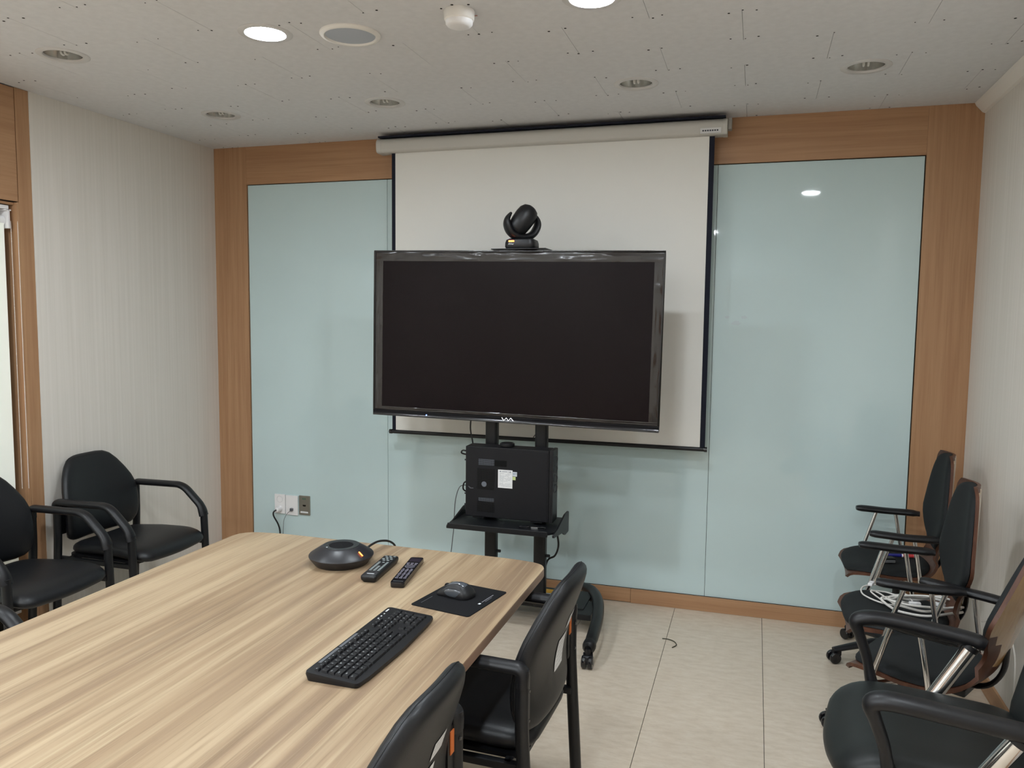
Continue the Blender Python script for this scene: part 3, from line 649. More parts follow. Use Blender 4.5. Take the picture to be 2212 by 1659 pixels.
# ================================================================== THINGS ON THE TABLE
spk = thing('speakerphone', 'black round conference speakerphone with an orange light on the table', 'speakerphone', (-1.333, -1.895, TZ))
n8 = 10
def rounded_ngon(r, n, rr): return rpoly([(r * math.cos(2 * PI * k / n + 0.2), r * math.sin(2 * PI * k / n + 0.2)) for k in range(n)], rr, 4)
lv = [(0.092, 0.0), (0.096, 0.004), (0.113, 0.026), (0.115, 0.031), (0.112, 0.035), (0.072, 0.060), (0.066, 0.0625)]
b = B(); vs = []; nn = None
for r, z in lv:
    pg_ = rounded_ngon(r, n8, 0.03); nn = len(pg_); vs += [(x, y, z) for x, y in pg_]
fs = [(i * nn + j, i * nn + (j + 1) % nn, (i + 1) * nn + (j + 1) % nn, (i + 1) * nn + j) for i in range(len(lv) - 1) for j in range(nn)] + [tuple(reversed(range(nn))), tuple(range((len(lv) - 1) * nn, len(lv) * nn))]
b.add(vs, fs); b.build('body', mat('speakerphone_shell', srgb(33, 33, 37), 0.38), spk, smooth=25)
B().lathe([(0.062, 0.0622), (0.061, 0.0642), (0.044, 0.0635), (0.043, 0.0622)], 40, cap=False).build('button_ring', mat('ring_grey', srgb(27, 29, 32), 0.4), spk)
B().lathe([(0.0425, 0.0624), (0.03, 0.0634), (0.001, 0.0638)], 36, cap=False).build('speaker_mesh', BLKSOFT, spk)
B().box(-0.010, 0.010, -0.0018, 0.0018, -0.001, 0.0012, Rz(-0.3) @ Tr(0.093, 0, 0.0477) @ Ry(0.56)).build('status_light', LEDR, spk)
B().lathe([(0.003, 0), (0.003, 0.001)], 8, Tr(-0.03, -0.044, 0.0637)).build('mute_mark', LEGEND, spk)
B().tube(spline([(0.04, 0.09, 0.02), (0.045, 0.13, 0.03), (0.055, 0.18, 0.032), (0.07, 0.235, 0.016), (0.075, 0.272, -0.02), (0.075, 0.275, -0.1), (0.07, 0.27, -0.3)], 6), 0.004, 8).build('cord', BCABLE, spk)

def remote(name, label, loc, rz, L, W, prof, m, mb, spec):
    t = thing(name, label, 'remote', loc, rz)
    b = B(); ol = rrect(W, L, 0.01, 5); n = len(ol); vs = []
    lv = prof
    for k, z in lv: vs += [(x * k, y * (1 - (1 - k) * W / L), z) for x, y in ol]
    fs = [(i * n + j, i * n + (j + 1) % n, (i + 1) * n + (j + 1) % n, (i + 1) * n + j) for i in range(len(lv) - 1) for j in range(n)] + [tuple(reversed(range(n))), tuple(range((len(lv) - 1) * n, len(lv) * n))]
    b.add(vs, fs); b.build('body', m, t)
    zt = lv[-1][1]
    for (x, y, w, h) in spec:
        B().box(x - w / 2, x + w / 2, y - h / 2, y + h / 2, zt - 0.0005, zt + 0.0016).build('button', mb, t, bevel=0.0006)
    return t, zt
sp1 = []
for rr in range(9):
    for c in range(3):
        if c == 1 and 0 < rr < 4: continue
        sp1.append(((c - 1) * 0.014, 0.03 - rr * 0.0105, 0.0085, 0.0052))
for a in range(6): sp1.append((0.014 * math.cos(a * PI / 3), 0.068 + 0.018 * math.sin(a * PI / 3), 0.009, 0.007))
sp1 += [(0, 0.068, 0.008, 0.008), (-0.015, 0.097, 0.008, 0.005), (0, 0.097, 0.008, 0.005), (0.015, 0.097, 0.008, 0.005)]
r1, zt = remote('remote_control', 'black remote with pale grey buttons beside the speakerphone', (-1.162, -1.942, TZ), 0.10, 0.222, 0.054, [(0.72, 0.0), (0.95, 0.008), (1.0, 0.015), (0.97, 0.021), (0.88, 0.0235)], BLKP, mat('button_grey', srgb(132, 140, 140), 0.5), sp1)
B().box(-0.012, 0.012, -0.089, -0.085, zt, zt + 0.0004).build('maker_name', LEGEND, r1, smooth=0)
sp2 = []
for rr in range(13):
    for c in range(3):
        if rr in (2, 3, 4): continue
        sp2.append(((c - 1) * 0.0135, 0.062 - rr * 0.0125, 0.007 if rr % 3 else 0.010, 0.004))
r2, zt2 = remote('remote_control', 'glossy black remote between the other remote and the mouse pad', (-1.066, -1.935, TZ), 0.17, 0.262, 0.046, [(0.93, 0.0), (1.0, 0.003), (1.0, 0.016), (0.97, 0.018)], BLKG, mat('button_dark', srgb(120, 116, 130), 0.4), sp2)
B().box(-0.019, 0.019, 0.082, 0.118, zt2 - 0.0005, zt2 + 0.0005).build('top_window', mat('remote_window', srgb(50, 44, 56), 0.04, spec=0.8, coat=1.0), r2, smooth=0)
B().lathe([(0.0175, 0), (0.0175, 0.0012), (0.014, 0.002), (0.008, 0.0016), (0.001, 0.0016)], 24, Tr(0, 0.03, zt2 - 0.0003), cap=False).build('control_wheel', mat('wheel_glossy', srgb(90, 88, 98), 0.08, coat=1.0), r2)
B().box(-0.016, 0.016, -0.119, -0.116, zt2, zt2 + 0.0004).build('maker_name', GREYP, r2, smooth=0)

# mouse pad and mouse
mp = thing('mouse_pad', 'black square mouse pad near the table corner', 'mouse pad', (-0.825, -2.087, TZ), -0.19)
B().prism(rrect(0.200, 0.232, 0.01), 0.0, 0.0025).build('pad', BLKSOFT, mp, bevel=0.0006)
B().box(0.075, 0.0775, 0.0, 0.07, 0.0025, 0.0028).box(0.082, 0.0832, 0.01, 0.05, 0.0025, 0.0028).build('pad_print', mat('pad_print_grey', srgb(130, 130, 136), 0.6), mp, smooth=0)
B().box(-0.08, -0.0785, -0.09, -0.03, 0.0025, 0.0028).build('pad_mark', GREYP, mp, smooth=0)
B().box(0.073, 0.08, -0.018, -0.009, 0.0025, 0.0028).build('pad_logo', LEGEND, mp, smooth=0)
ms = thing('computer_mouse', 'dark glossy computer mouse on the black mouse pad', 'mouse', (-0.845, -2.068, TZ + 0.0027), PI - 0.12)
mo = resample(spline([(0.058, 0.0), (0.05, 0.026), (0.01, 0.028), (-0.035, 0.036), (-0.055, 0.022), (-0.06, 0.0), (-0.055, -0.025), (-0.03, -0.036), (0.005, -0.029), (0.045, -0.028)], 6, True), 40)
def msurf(u, v, h):
    if h < 0: return (u, v, 0.001)
    return (u, v, 0.004 + h * (1.0 - 4.5 * (u + 0.012) ** 2 * 30))
B().pillow(mo, 0.036, 0.002, msurf, nr=8, pw=2.6, cen=(-0.008, 0)).build('shell', BLKP, ms)
B().pillow([(0.058 * math.cos(a) * 0.5 - 0.005, 0.031 * (1 if s_ else 1) + 0.004 * math.sin(a)) for s_ in (1,) for a in [2 * PI * k / 20 for k in range(20)]], 0.012, 0.012, lambda u, v, h: (u, v + 0.0, 0.016 + h), nr=4).build('side_grip', MOUSEG, ms)
B().pillow(resample(spline([(0.05, 0.0), (0.045, 0.02), (0.0, 0.02), (-0.045, 0.024), (-0.052, 0.0), (-0.045, -0.024), (0.0, -0.02), (0.045, -0.02)], 5, True), 30), 0.0375, 0.0, lambda u, v, h: (u, v, 0.0048 + h * (1.0 - 4.5 * (u + 0.012) ** 2 * 30)), nr=6, pw=2.6, cen=(-0.008, 0)).build('top_cover', MOUSEG, ms)
B().lathe([(0.001, -0.004), (0.008, -0.004), (0.009, 0), (0.008, 0.004), (0.001, 0.004)], 16, Tr(0.03, 0, 0.0245) @ Rx(PI / 2), cap=False).build('scroll_wheel', BLKP, ms)

# keyboard: local x = typing left to right, local y = away from the typist
kb = thing('keyboard', 'black full-size keyboard lying along the table edge', 'keyboard', (-0.902, -2.487, TZ), PI / 2 - 0.01)
KL, KW = 0.438, 0.146
def ktop(y): return 0.012 + (y + KW / 2) * 0.07
ol = rpoly([(-KL / 2, -KW / 2 + 0.006), (-KL / 2 + 0.05, -KW / 2), (0, -KW / 2 - 0.006), (KL / 2 - 0.05, -KW / 2), (KL / 2, -KW / 2 + 0.006), (KL / 2, KW / 2), (-KL / 2, KW / 2)], 0.012, 4)
n = len(ol)
vs = [(x * 0.985, y * 0.95, 0.0) for x, y in ol] + [(x, y, ktop(y) - 0.006) for x, y in ol] + [(x * 0.995, y * 0.985, ktop(y)) for x, y in ol]
fs = [(i * n + j, i * n + (j + 1) % n, (i + 1) * n + (j + 1) % n, (i + 1) * n + j) for i in range(2) for j in range(n)] + [tuple(reversed(range(n))), tuple(range(2 * n, 3 * n))]
B().add(vs, fs).build('body', BLKP, kb)
kmesh = {}; legs = B()
tilt = math.atan(0.07)
def key(x, y, w, h, ch=None):
    kk = (round(w, 4), round(h, 4))
    if kk not in kmesh:
        b = B(); a, c = w / 2 - 0.0006, h / 2 - 0.0006; q = 0.0022
        b.add([(-a, -c, 0), (a, -c, 0), (a, c, 0), (-a, c, 0), (-a + q, -c + q, 0.0065), (a - q, -c + q, 0.0065), (a - q, c - q * .6, 0.0065), (-a + q, c - q * .6, 0.0065)],
              [(3, 2, 1, 0), (4, 5, 6, 7), (0, 1, 5, 4), (1, 2, 6, 5), (2, 3, 7, 6), (3, 0, 4, 7)])
        me = b.mesh('key', 0, bevel=0.0006, seg=1); me.materials.append(BLKP); kmesh[kk] = me
    o = link('key', kmesh[kk], kb); o.location = (x, y, ktop(y) - 0.001); o.rotation_euler = (tilt, 0, 0)
    if ch:
        vs, fs = glyphs(ch, 0.0058 if len(ch) == 1 else 0.0036)
        legs.add(vs, fs, Tr(x - w * 0.18, y, ktop(y) - 0.001) @ Rx(tilt) @ Tr(0, h * 0.14, 0.0067))
U = 0.0182; KX = -KL / 2 + 0.014; KY = -KW / 2 + 0.020
def rowk(r, items, x0=0.0):
    x = KX + x0 * U
    for w, ch in items:
        if ch is not None: key(x + w * U / 2, KY + r * U + U / 2, w * U, U, ch)
        x += w * U
rowk(0, [(1.25, 'Ctrl'), (1.25, ''), (1.25, 'Alt'), (1.1, ''), (4.0, ''), (1.1, ''), (1.25, 'Alt'), (1.25, ''), (1.25, ''), (1.3, 'Ctrl')])
rowk(1, [(2.25, 'Shift')] + [(1, c) for c in 'ZXCVBNM,./'] + [(2.75, 'Shift')])
rowk(2, [(1.75, 'Caps')] + [(1, c) for c in "ASDFGHJKL;'"] + [(2.25, 'Enter')])
rowk(3, [(1.5, 'Tab')] + [(1, c) for c in 'QWERTYUIOP[]'] + [(1.5, '\\')])
rowk(4, [(1, c) for c in '`1234567890-='] + [(2, '')])
for g, (x0, k0) in enumerate(((1.0, 1), (5.4, 5), (9.9, 9))):
    for k in range(4): key(KX + (x0 + 0.5 + k) * U + U * 0.0, KY + 5.35 * U + 0.004, U, 0.012, 'F%d' % (k0 + k))
key(KX + 0.4 * U, KY + 5.35 * U + 0.004, U * 0.85, 0.012, 'Esc')
for k, c in enumerate(('Prt', 'Scr', 'Brk')): key(KX + (15.75 + k) * U, KY + 5.35 * U + 0.004, U, 0.012, c)
for r, cs in ((4, ('Ins', 'Hm', 'PU')), (3, ('Del', 'End', 'PD'))):
    for k, c in enumerate(cs): key(KX + (15.75 + k) * U, KY + (r + .5) * U, U, U, c)
key(KX + 16.75 * U, KY + 1.5 * U, U, U); 
for k in range(3): key(KX + (15.75 + k) * U, KY + 0.5 * U, U, U)
for r, cs in ((4, ('Num', '/', '*', '-')), (3, '789'), (2, '456'), (1, '123')):
    for k, c in enumerate(cs): key(KX + (18.9 + k) * U, KY + (r + .5) * U, U, U, c)
key(KX + 21.9 * U, KY + 3.0 * U, U, 2 * U, '+'); key(KX + 21.9 * U, KY + 1.0 * U, U, 2 * U, '')
key(KX + 19.4 * U, KY + 0.5 * U, 2 * U, U, '0'); key(KX + 20.9 * U, KY + 0.5 * U, U, U, '.')
legs.build('key_legends', LEGEND, kb, smooth=0)
yy = KW / 2 - 0.009
for k in range(2):
    B().box(-0.165 + k * 0.095, -0.076 + k * 0.095, yy - 0.004, yy + 0.004, ktop(yy) - 0.001, ktop(yy) + 0.0012).build('media_strip', GREYP, kb, bevel=0.0006)
for k in range(3): B().box(0.128 + k * 0.018, 0.133 + k * 0.018, yy - 0.005, yy - 0.002, ktop(yy), ktop(yy) + 0.0008).build('indicator', LEGEND, kb, smooth=0)
B().box(0.183, 0.201, yy - 0.002, yy + 0.002, ktop(yy), ktop(yy) + 0.0006).build('maker_name', LEGEND, kb, smooth=0)

# ================================================================== STEEL ARMCHAIRS
def armchair(label, loc, rz, papers=False, lift=0.0):
    t = thing('armchair', label, 'chair', loc, rz, 'black four-legged armchairs')
    xr, xf, ya = -0.215, 0.212, 0.252
    for s in (-1, 1):
        y_ = s * ya
        l = B().tube(bend([(xr - 0.03, y_, 0.012), (xr, y_, 0.5), (xr, y_, 0.66)], 0.05), 0.0185, 14).build('leg', BLKM, t)
        B().lathe([(0.016, 0.0), (0.0215, 0.003), (0.0215, 0.02), (0.019, 0.024)], 14, Tr(xr - 0.03, y_, 0)).build('glide', BLKP, l)
        l = B().tube([(xf + 0.02, y_, 0.012), (xf + 0.004, y_, 0.535)], 0.0185, 14).build('leg', BLKM, t)
        B().lathe([(0.016, 0.0), (0.0215, 0.003), (0.0215, 0.02), (0.019, 0.024)], 14, Tr(xf + 0.02, y_, 0)).build('glide', BLKP, l)
        pa = bend([(xr - 0.002, y_, 0.615), (xr - 0.004, y_, 0.662), (0.09, y_, 0.666), (xf - 0.01, y_, 0.562), (xf + 0.004, y_, 0.512)], 0.045, 6)
        npa = len(pa)
        B().tube(pa, 0.025, 16, side=(0, 1, 0), ry=0.0165, rs=[1.0 if i < npa - 5 else 1.0 + 0.04 * (i - npa + 5) for i in range(npa)]).build('armrest', BLKP, t)
        B().box(xr - 0.005, xr + 0.003, min(s * (ya - 0.055), s * (ya - 0.012)), max(s * (ya - 0.055), s * (ya - 0.012)), 0.50, 0.64).build('back_bracket', BLKM, t)
        B().box(xr - 0.01, xf + 0.01, y_ * 0.93 - 0.012, y_ * 0.93 + 0.012, 0.372, 0.394).build('side_rail', BLKM, t, bevel=0.004)
        for zz in (0.52, 0.60): B().lathe([(0.006, 0), (0.004, 0.003)], 8, Tr(xr - 0.016, y_ * 0.965, zz) @ Ry(-PI / 2)).build('bolt', BLKG, t)
    for xx in (-0.17, 0.16): B().box(xx - 0.012, xx + 0.012, -ya * 0.95, ya * 0.95, 0.372, 0.394).build('cross_rail', BLKM, t, bevel=0.004)
    B().prism(rrect(0.42, 0.42, 0.05), 0.388, 0.4, Tr(0.0, 0, 0)).build('seat_board', BLKP, t)
    so = resample(rpoly([(-0.225, -0.20), (0.2, -0.232), (0.262, -0.20), (0.275, 0), (0.262, 0.20), (0.2, 0.232), (-0.225, 0.20)], [0.08, 0.08, 0.06, 0.2, 0.06, 0.08, 0.08], 6), 64)
    def ssurf(u, v, h):
        front = max(0, u - 0.1) / 0.17
        return (u, v, 0.428 - 0.022 * front ** 2 + 0.006 * (v / 0.23) ** 2 - 0.012 * max(0, -(u - 0.0) / 0.2) + h)
    B().pillow(so, 0.036, 0.032, ssurf, nr=9, pw=9, cen=(0.02, 0)).build('seat', LEATHER, t)
    hw = [(0.455, 0.15), (0.462, 0.19), (0.48, 0.215), (0.52, 0.226), (0.66, 0.228), (0.71, 0.216), (0.76, 0.192), (0.805, 0.162), (0.836, 0.132), (0.85, 0.10), (0.854, 0.06)]
    bo = resample([(w, z) for z, w in hw] + [(-w, z) for z, w in reversed(hw)], 72)
    prof = [(0.45, -0.222), (0.52, -0.212), (0.58, -0.21), (0.64, -0.219), (0.70, -0.236), (0.76, -0.258), (0.86, -0.293)]
    def bsurf(u, v, h):
        x = lerp_table(prof, v); x += 0.55 * u * u
        return (x + h * 0.97, u, v + h * 0.2)
    def bsm(u, v, h):     # smooth the profile
        a = bsurf(u, v - 0.02, h); c = bsurf(u, v + 0.02, h); m2 = bsurf(u, v, h)
        return ((a[0] + c[0] + m2[0]) / 3, u, m2[2])
    bk = B().pillow(bo, 0.024, 0.028, bsm, nr=11, pw=14, cen=(0, 0.62)).build('backrest', LEATHER, t)
    seam_ = [bsm(u, v, 0.002) for u, v in [(0.62 * 0 + p[0] * 1.0, 0.62 + (p[1] - 0.62) * 1.0) for p in bo]]
    B().tube(seam_, 0.0016, 5, closed=True).build('piping', BLKP, bk)
    if papers:
        def sticker(nm, u0, u1, v0, v1, m, lines=0, tiltv=0.0):
            vs = []; N = 5
            for i in range(N + 1):
                for j in range(N + 1):
                    u = u0 + (u1 - u0) * i / N; v = v0 + (v1 - v0) * j / N
                    k = 0.0287
                    q = bsm(u, v + (u - u0) * tiltv, -k); vs.append((q[0] - 0.0012, q[1], q[2]))
            fs = [(i * (N + 1) + j, i * (N + 1) + j + 1, (i + 1) * (N + 1) + j + 1, (i + 1) * (N + 1) + j) for i in range(N) for j in range(N)]
            st_ = B().add(vs, fs).build(nm, m, bk)
            md = None
            if lines:
                g = B()
                for k in range(lines):
                    v = v1 - (v1 - v0) * (k + 1) / (lines + 1.0)
                    for (a, c) in ((0.1, 0.55), (0.6, 0.9)):
                        ua, uc = u0 + (u1 - u0) * a, u0 + (u1 - u0) * c
                        pts = [bsm(uu, v + (uu - u0) * tiltv + dv, -0.0287) for uu, dv in ((ua, 0), (uc, 0), (uc, 0.0014), (ua, 0.0014))]
                        g.add([(p[0] - 0.0018, p[1], p[2]) for p in pts], [(0, 1, 2, 3)])
                g.build('sticker_print', mat('faint_ink', srgb(160, 160, 166), 0.8), st_, smooth=0)
        sticker('paper_label', -0.055, 0.03, 0.565, 0.66, PAPER, 6)
        sticker('paper_label', -0.08, -0.015, 0.68, 0.72, PAPER, 3)
        B().box(xr - 0.0075, xr - 0.0052, -ya + 0.024, -ya + 0.044, 0.575, 0.63).build('orange_tag', ORANGE, t, smooth=0)
    return t
armchair('black armchair facing the left edge of the table, against the striped wallpaper corner', (-2.944, -1.10, 0), 0.0)
armchair('black armchair in front of the window blind beside the left wall', (-2.952, -1.735, 0), 0.0)
armchair('black armchair tucked under the left edge of the table, only its arm showing', (-2.235, -2.742, 0), 0.0)
armchair('black armchair with paper labels at the right table edge nearest the television stand', (-0.754, -2.105, 0), PI - 0.03, True)
armchair('black armchair with paper labels at the bottom edge, nearest the camera', (-0.857, -2.86, 0), PI - 0.03, True)

# ================================================================== PLYWOOD SWIVEL CHAIRS
def star_base(t, r=0.27, a0=0.0, top=0.09):
    for k in range(5):
        a = a0 + k * 2 * PI / 5; M = Rz(a)
        sp = B().tube([(0.02, 0, top), (0.1, 0, top + 0.002), (r - 0.05, 0, top - 0.018), (r + 0.015, 0, top - 0.03)], 0.024, 12, side=(0, 1, 0), ry=0.016, rs=[1.25, 1.1, 0.85, 0.7], M=M).build('base_spoke', BLKP, t)
        ca = B().tube([(r, 0, top - 0.02), (r, 0, 0.045)], 0.008, 8, M=M).box(r - 0.018, r + 0.018, -0.012, 0.012, 0.036, 0.056, M).build('caster', BLKP, sp)
        for d in (-0.018, 0.018): B().lathe([(0.001, -0.008), (0.022, -0.008), (0.026, -0.004), (0.026, 0.004), (0.022, 0.008), (0.001, 0.008)], 18, M @ Tr(r + 0.012, d, 0.026) @ Rx(PI / 2), cap=False).build('wheel', BLKG, sp)
    B().lathe([(0.04, 0.06), (0.042, 0.1), (0.032, 0.115), (0.026, 0.12), (0.026, 0.26), (0.016, 0.262), (0.016, 0.42)], 20).build('gas_column', BLKP, t)
def plychair(label, loc, rz, a0=0.2, dz=0.0, lean=0.0):
    t = thing('swivel_chair', label, 'chair', loc, rz, 'plywood swivel chairs along the right wall')
    star_base(t, 0.265, a0)
    B().box(-0.1, 0.1, -0.07, 0.07, 0.41 + dz, 0.435 + dz).build('seat_mechanism', BLKM, t, bevel=0.006)
    cl = [(0.225, 0.425, 0.16), (0.205, 0.448, 0.19), (0.13, 0.456, 0.212), (0.04, 0.452, 0.218), (-0.04, 0.452, 0.205), (-0.1, 0.462, 0.175), (-0.137, 0.487, 0.13), (-0.156, 0.53, 0.088), (-0.163, 0.575, 0.104),
          (-0.167, 0.625, 0.165), (-0.171, 0.688, 0.217), (-0.177, 0.75, 0.2), (-0.184, 0.82, 0.178), (-0.191, 0.9, 0.152), (-0.195, 0.955, 0.13), (-0.197, 0.982, 0.088)]
    P3 = spline([(x - lean * max(0, z - 0.5), w, z + dz) for x, z, w in cl], 3)
    nv = 10; vs = []; m = len(P3)
    def cross(i, j, off):
        x, w, z = P3[i]; a = P3[max(0, i - 1)]; c = P3[min(m - 1, i + 1)]
        tx, tz = c[0] - a[0], c[2] - a[2]; L = math.hypot(tx, tz); nx, nz = tz / L, -tx / L      # normal to the sitter's side
        u = (j / nv * 2 - 1); curv = 0.03 * u * u * (0.4 if z < 0.5 + dz else 1.0)
        o = off + curv
        return (x + nx * o, u * w, z + nz * o)
    for off in (0.0, -0.012):
        for i in range(m):
            for j in range(nv + 1): vs.append(cross(i, j, off))
    n1 = nv + 1; o2 = m * n1; fs = []
    for i in range(m - 1):
        for j in range(nv):
            fs.append((i * n1 + j, i * n1 + j + 1, (i + 1) * n1 + j + 1, (i + 1) * n1 + j))
            fs.append((o2 + i * n1 + j, o2 + (i + 1) * n1 + j, o2 + (i + 1) * n1 + j + 1, o2 + i * n1 + j + 1))
        fs.append((i * n1, (i + 1) * n1, o2 + (i + 1) * n1, o2 + i * n1)); q = i * n1 + nv
        fs.append((q, o2 + q, o2 + q + n1, q + n1))
    for j in range(nv):
        fs.append((j, o2 + j, o2 + j + 1, j + 1)); q = (m - 1) * n1 + j; fs.append((q, q + 1, o2 + q + 1, o2 + q))
    shl = B().add(vs, fs).build('shell', PLY, t); shl.data.materials.append(PLYBACK)
    for pgn in shl.data.polygons:
        if pgn.center.z > 0.53 + dz and pgn.normal.x < -0.85: pgn.material_index = 1
    # pads follow the shell: parametrised by index range
    def pad(i0, i1, k, nm):
        ol = []
        N = 56
        # outline in (s, u) with s along the shell
        se = [(abs(math.cos(a)) ** 0.72 * (1 if math.cos(a) > 0 else -1), abs(math.sin(a)) ** 0.72 * (1 if math.sin(a) > 0 else -1)) for a in [2 * PI * q / N for q in range(N)]]
        def surf(u, v, h):
            s = i0 + (i1 - i0) * (u + 1) / 2; s = min(max(s, 0), m - 1.001); i = int(s); fr_ = s - i
            j = (v * k + 1) / 2 * nv
            a = Vector(cross(i, j, 0.002 + max(h, 0))); c = Vector(cross(i + 1, j, 0.002 + max(h, 0)))
            return tuple(a.lerp(c, fr_))
        B().pillow(se, 0.026, 0.0, surf, nr=8, pw=8, cen=(0, 0)).build(nm, PADM, t)
    pad(1.0, 17.0, 0.97, 'seat_pad'); pad(21.5, m - 1.2, 0.985, 'back_pad')
    B().tube(bend([(-0.02, 0, 0.43 + dz), (-0.14, 0, 0.435 + dz), (-0.185, 0, 0.5 + dz), (-0.192, 0, 0.66 + dz)], 0.06), 0.02, 10, side=(0, 1, 0), ry=0.008).build('back_spring', BLKM, t)
    for s in (-1, 1):
        y_ = s * 0.245; zt = 0.648 + dz
        ap = spline([(0.155, y_ * 0.98, zt + 0.006), (0.1, y_, zt + 0.004), (0.02, y_ * 1.01, zt), (-0.06, y_, zt + 0.0), (-0.125, y_ * 0.98, zt - 0.002)], 4)
        na = len(ap)
        ar = B().tube(ap, 0.025, 14, side=(0, 1, 0), ry=0.0155, rs=[0.55 + 0.45 * math.sin(PI * min(1, (i + 0.5) / 3) / 2) * 1.0 if i < 3 else (0.8 if i >= na - 2 else 1.0) for i in range(na)]).build('armrest', BLKP, t)
        B().tube(bend([(0.065, y_, zt - 0.008), (0.125, y_ * 0.97, 0.44 + dz), (0.115, y_ * 0.8, 0.425 + dz), (0.05, y_ * 0.35, 0.428 + dz)], 0.02), 0.0085, 12).build('arm_tube', CHROME, t)
        B().tube(bend([(-0.02, y_, zt - 0.008), (-0.055, y_ * 0.97, 0.44 + dz), (-0.05, y_ * 0.8, 0.425 + dz), (0.0, y_ * 0.35, 0.428 + dz)], 0.02), 0.0085, 12).build('arm_tube', CHROME, t)
    return t
plychair('plywood swivel chair with a blue marker on its seat, in the far right corner', (0.655, -0.37, 0), PI, 0.35)
plychair('plywood swivel chair with white cables on its seat, between two like it', (0.59, -1.05, 0), PI, 0.15)
plychair('plywood swivel chair turned toward the far wall, behind the black leather chair', (0.612, -1.462, 0), PI - 0.52, 0.0, -0.014, 0.24)

# ================================================================== BLACK LEATHER SWIVEL CHAIR
ex = thing('leather_chair', 'black leather swivel chair with loop arms at the bottom right corner', 'chair', (0.492, -2.03, 0), PI - 0.05)
star_base(ex, 0.28, 0.5)
B().box(-0.12, 0.12, -0.1, 0.1, 0.41, 0.44).build('seat_mechanism', BLKM, ex, bevel=0.008)
so = resample(rpoly([(-0.24, -0.2), (0.1, -0.245), (0.25, -0.235), (0.285, 0), (0.25, 0.235), (0.1, 0.245), (-0.24, 0.2)], [0.09, 0.1, 0.14, 0.3, 0.14, 0.1, 0.09], 7), 72)
B().pillow(so, 0.04, 0.045, lambda u, v, h: (u, v, 0.475 - 0.05 * max(0, (u - 0.12) / 0.16) ** 2 + 0.015 * (v / 0.24) ** 2 + h), nr=10, pw=6, cen=(0.02, 0)).build('seat', LEATHER2, ex)
hw = [(0.47, 0.17), (0.50, 0.2), (0.6, 0.225), (0.72, 0.235), (0.82, 0.22), (0.9, 0.19), (0.96, 0.14), (0.985, 0.07)]
bo = resample([(w, z) for z, w in hw] + [(-w, z) for z, w in reversed(hw)], 64)
B().pillow(bo, 0.045, 0.03, lambda u, v, h: (-0.235 - 0.22 * (v - 0.47) + 0.7 * u * u - 0.03 * math.sin((v - 0.47) * 6) + h, u, v), nr=9, pw=6, cen=(0, 0.72)).build('backrest', LEATHER2, ex)
B().tube(bend([(0.0, 0, 0.43), (-0.27, 0, 0.44), (-0.31, 0, 0.6), (-0.35, 0, 0.72)], 0.08), 0.035, 12, side=(0, 1, 0), ry=0.012).build('back_bar', BLKM, ex)
for s in (-1, 1):
    y_ = s * 0.272
    pa = spline([(-0.155, y_ * 0.97, 0.648), (-0.12, y_, 0.658), (0.0, y_ * 1.03, 0.672), (0.1, y_ * 1.03, 0.682), (0.16, y_ * 1.01, 0.682), (0.188, y_, 0.668), (0.176, y_ * 0.99, 0.63), (0.155, y_ * 0.97, 0.57), (0.142, y_ * 0.95, 0.51), (0.125, y_ * 0.92, 0.45), (0.1, y_ * 0.84, 0.425)], 5)
    n = len(pa)
    def rsz(i):
        t_ = i / (n - 1)
        return lerp_table([(0, 0.75), (0.06, 1.0), (0.4, 1.05), (0.5, 0.95), (0.6, 0.75), (0.75, 0.68), (0.9, 1.0), (1.0, 1.4)], t_)
    B().tube(pa, 0.029, 16, side=(0, 1, 0), ry=0.021, rs=[rsz(i) for i in range(n)]).build('armrest', BLKP, ex)
    B().tube([(-0.125, y_ * 0.99, 0.65), (-0.02, y_ * 0.93, 0.47), (-0.0, y_ * 0.88, 0.43)], 0.021, 16).build('arm_brace', CHROME, ex)
    B().tube([(-0.12, y_ * 0.99, 0.643), (-0.112, y_ * 0.988, 0.63)], 0.025, 16).build('brace_collar', BLKP, ex)

# ================================================================== SMALL THINGS ON AND UNDER THE CHAIRS
mk = thing('marker_pen', 'blue and white marker pen on the far plywood chair seat', 'marker', (0.675, -0.34, 0.4935), 0.12)
B().lathe([(0.001, -0.06), (0.005, -0.06), (0.0065, -0.055), (0.0075, -0.02), (0.0078, 0.0)], 14, Ry(PI / 2), cap=False).build('cap', MARKB, mk)
B().lathe([(0.0072, 0.0), (0.0078, 0.001), (0.0078, 0.058), (0.0065, 0.062), (0.001, 0.062)], 14, Ry(PI / 2), cap=False).build('barrel', WHITEP, mk)
B().lathe([(0.0081, 0.006), (0.0081, 0.052)], 14, Ry(PI / 2), cap=False).build('red_label', MARKR, mk)
fe = thing('felt_eraser', 'small grey felt eraser beside the marker pen', 'eraser', (0.60, -0.44, 0.4865), 0.3)
B().box(-0.03, 0.03, -0.02, 0.02, 0, 0.014).build('felt', GREYCLOTH, fe, bevel=0.003)
B().box(-0.03, 0.03, -0.02, 0.02, 0.0142, 0.022).build('handle', BLKP, fe, bevel=0.003)
cc = thing('coiled_cable', 'coiled white cables piled on the middle plywood chair seat', 'cable', (0.6, -1.0, 0.487))
rn = random.Random(11)
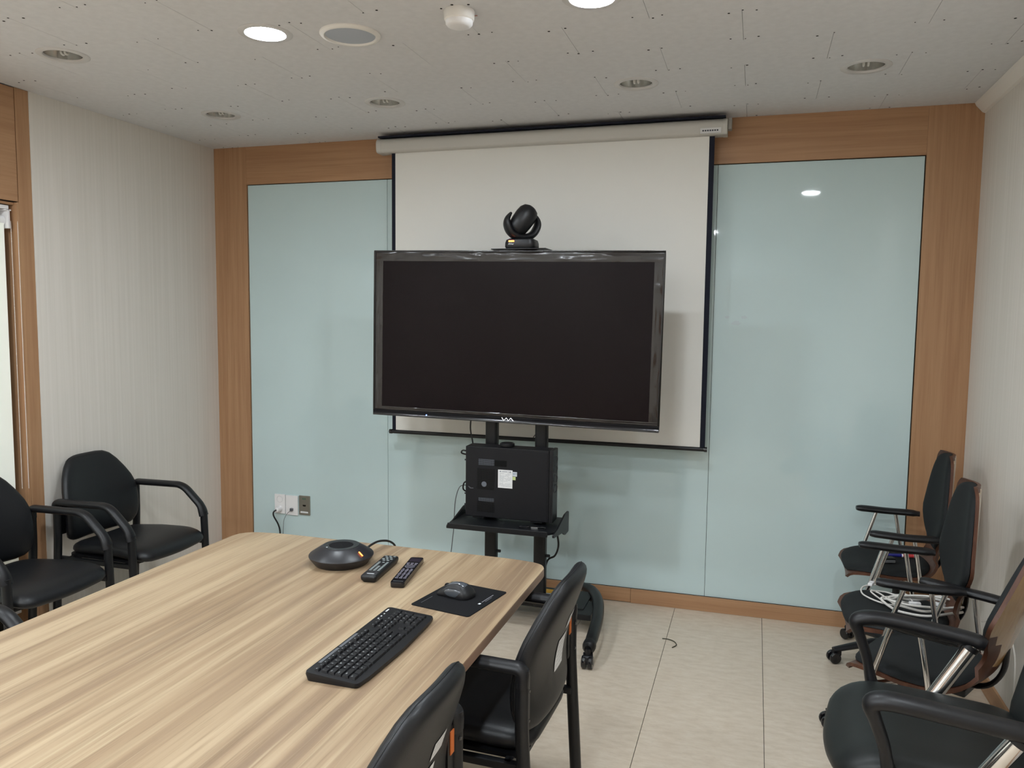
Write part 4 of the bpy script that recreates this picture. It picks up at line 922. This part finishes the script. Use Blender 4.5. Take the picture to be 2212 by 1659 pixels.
def loop(cx, cy_, a, b_, z, r, ph=0.0, wob=0.015, rot=0.2):
    pts = []
    for k in range(11):
        q = 2 * PI * k / 11 + ph; x = a * math.cos(q); yy = b_ * math.sin(q)
        pts.append((cx + x * math.cos(rot) - yy * math.sin(rot) + rn.uniform(-wob, wob), cy_ + x * math.sin(rot) + yy * math.cos(rot) + rn.uniform(-wob, wob), z + rn.uniform(0, 0.012)))
    B().tube(spline(pts, 6, True), r, 8, closed=True).build('cable_loop', WCABLE, cc)
loop(0.045, -0.04, 0.14, 0.085, 0.008, 0.0048); loop(0.04, -0.035, 0.125, 0.075, 0.018, 0.0048, 0.3); loop(0.05, -0.05, 0.135, 0.065, 0.028, 0.0045, 0.9)
loop(-0.06, 0.02, 0.06, 0.05, 0.012, 0.003, 0.2, 0.02); 
B().tube(spline([(-0.02, -0.06, 0.01), (-0.1, -0.04, 0.008), (-0.16, 0.04, 0.008), (-0.15, 0.13, 0.01), (-0.09, 0.17, 0.012), (-0.02, 0.16, 0.012), (0.05, 0.13, 0.012)], 8), 0.0032, 8).build('loose_end', WCABLE, cc)
B().tube(spline([(-0.06, -0.06, 0.012), (-0.1, 0.03, 0.02), (-0.125, 0.09, 0.012)], 8), 0.0032, 8).build('loose_end', WCABLE, cc)
for x, yy, a in ((0.0, -0.09, 0.1), (-0.125, 0.1, 1.2), (0.085, -0.07, -0.5)):
    B().box(-0.02, 0.02, -0.009, 0.009, 0, 0.012, Tr(x, yy, 0.03) @ Rz(a)).build('connector', WHITEP, cc, bevel=0.003)
cable('white_cord', 'white cord hanging from the middle plywood chair down to the floor', [(0.80, -1.17, 0.51), (0.86, -1.19, 0.52), (0.90, -1.20, 0.42), (0.905, -1.205, 0.25), (0.9, -1.22, 0.05), (0.88, -1.26, 0.004)], 0.003, WCABLE)
cable('pink_cord', 'thin pale cord drooping under the nearest plywood chair seat', [(0.66, -1.72, 0.40), (0.68, -1.73, 0.35), (0.72, -1.73, 0.335), (0.80, -1.71, 0.33), (0.86, -1.68, 0.35), (0.9, -1.64, 0.2), (0.9, -1.62, 0.003)], 0.0022, WCABLE)
cable('wire_scrap', 'short dark scrap of wire lying on the floor', [(-0.385, -0.452, 0.003), (-0.355, -0.455, 0.004), (-0.325, -0.475, 0.004), (-0.312, -0.51, 0.003), (-0.328, -0.545, 0.003)], 0.0025, mat('scrap_wire', srgb(70, 66, 50), 0.6), 6)
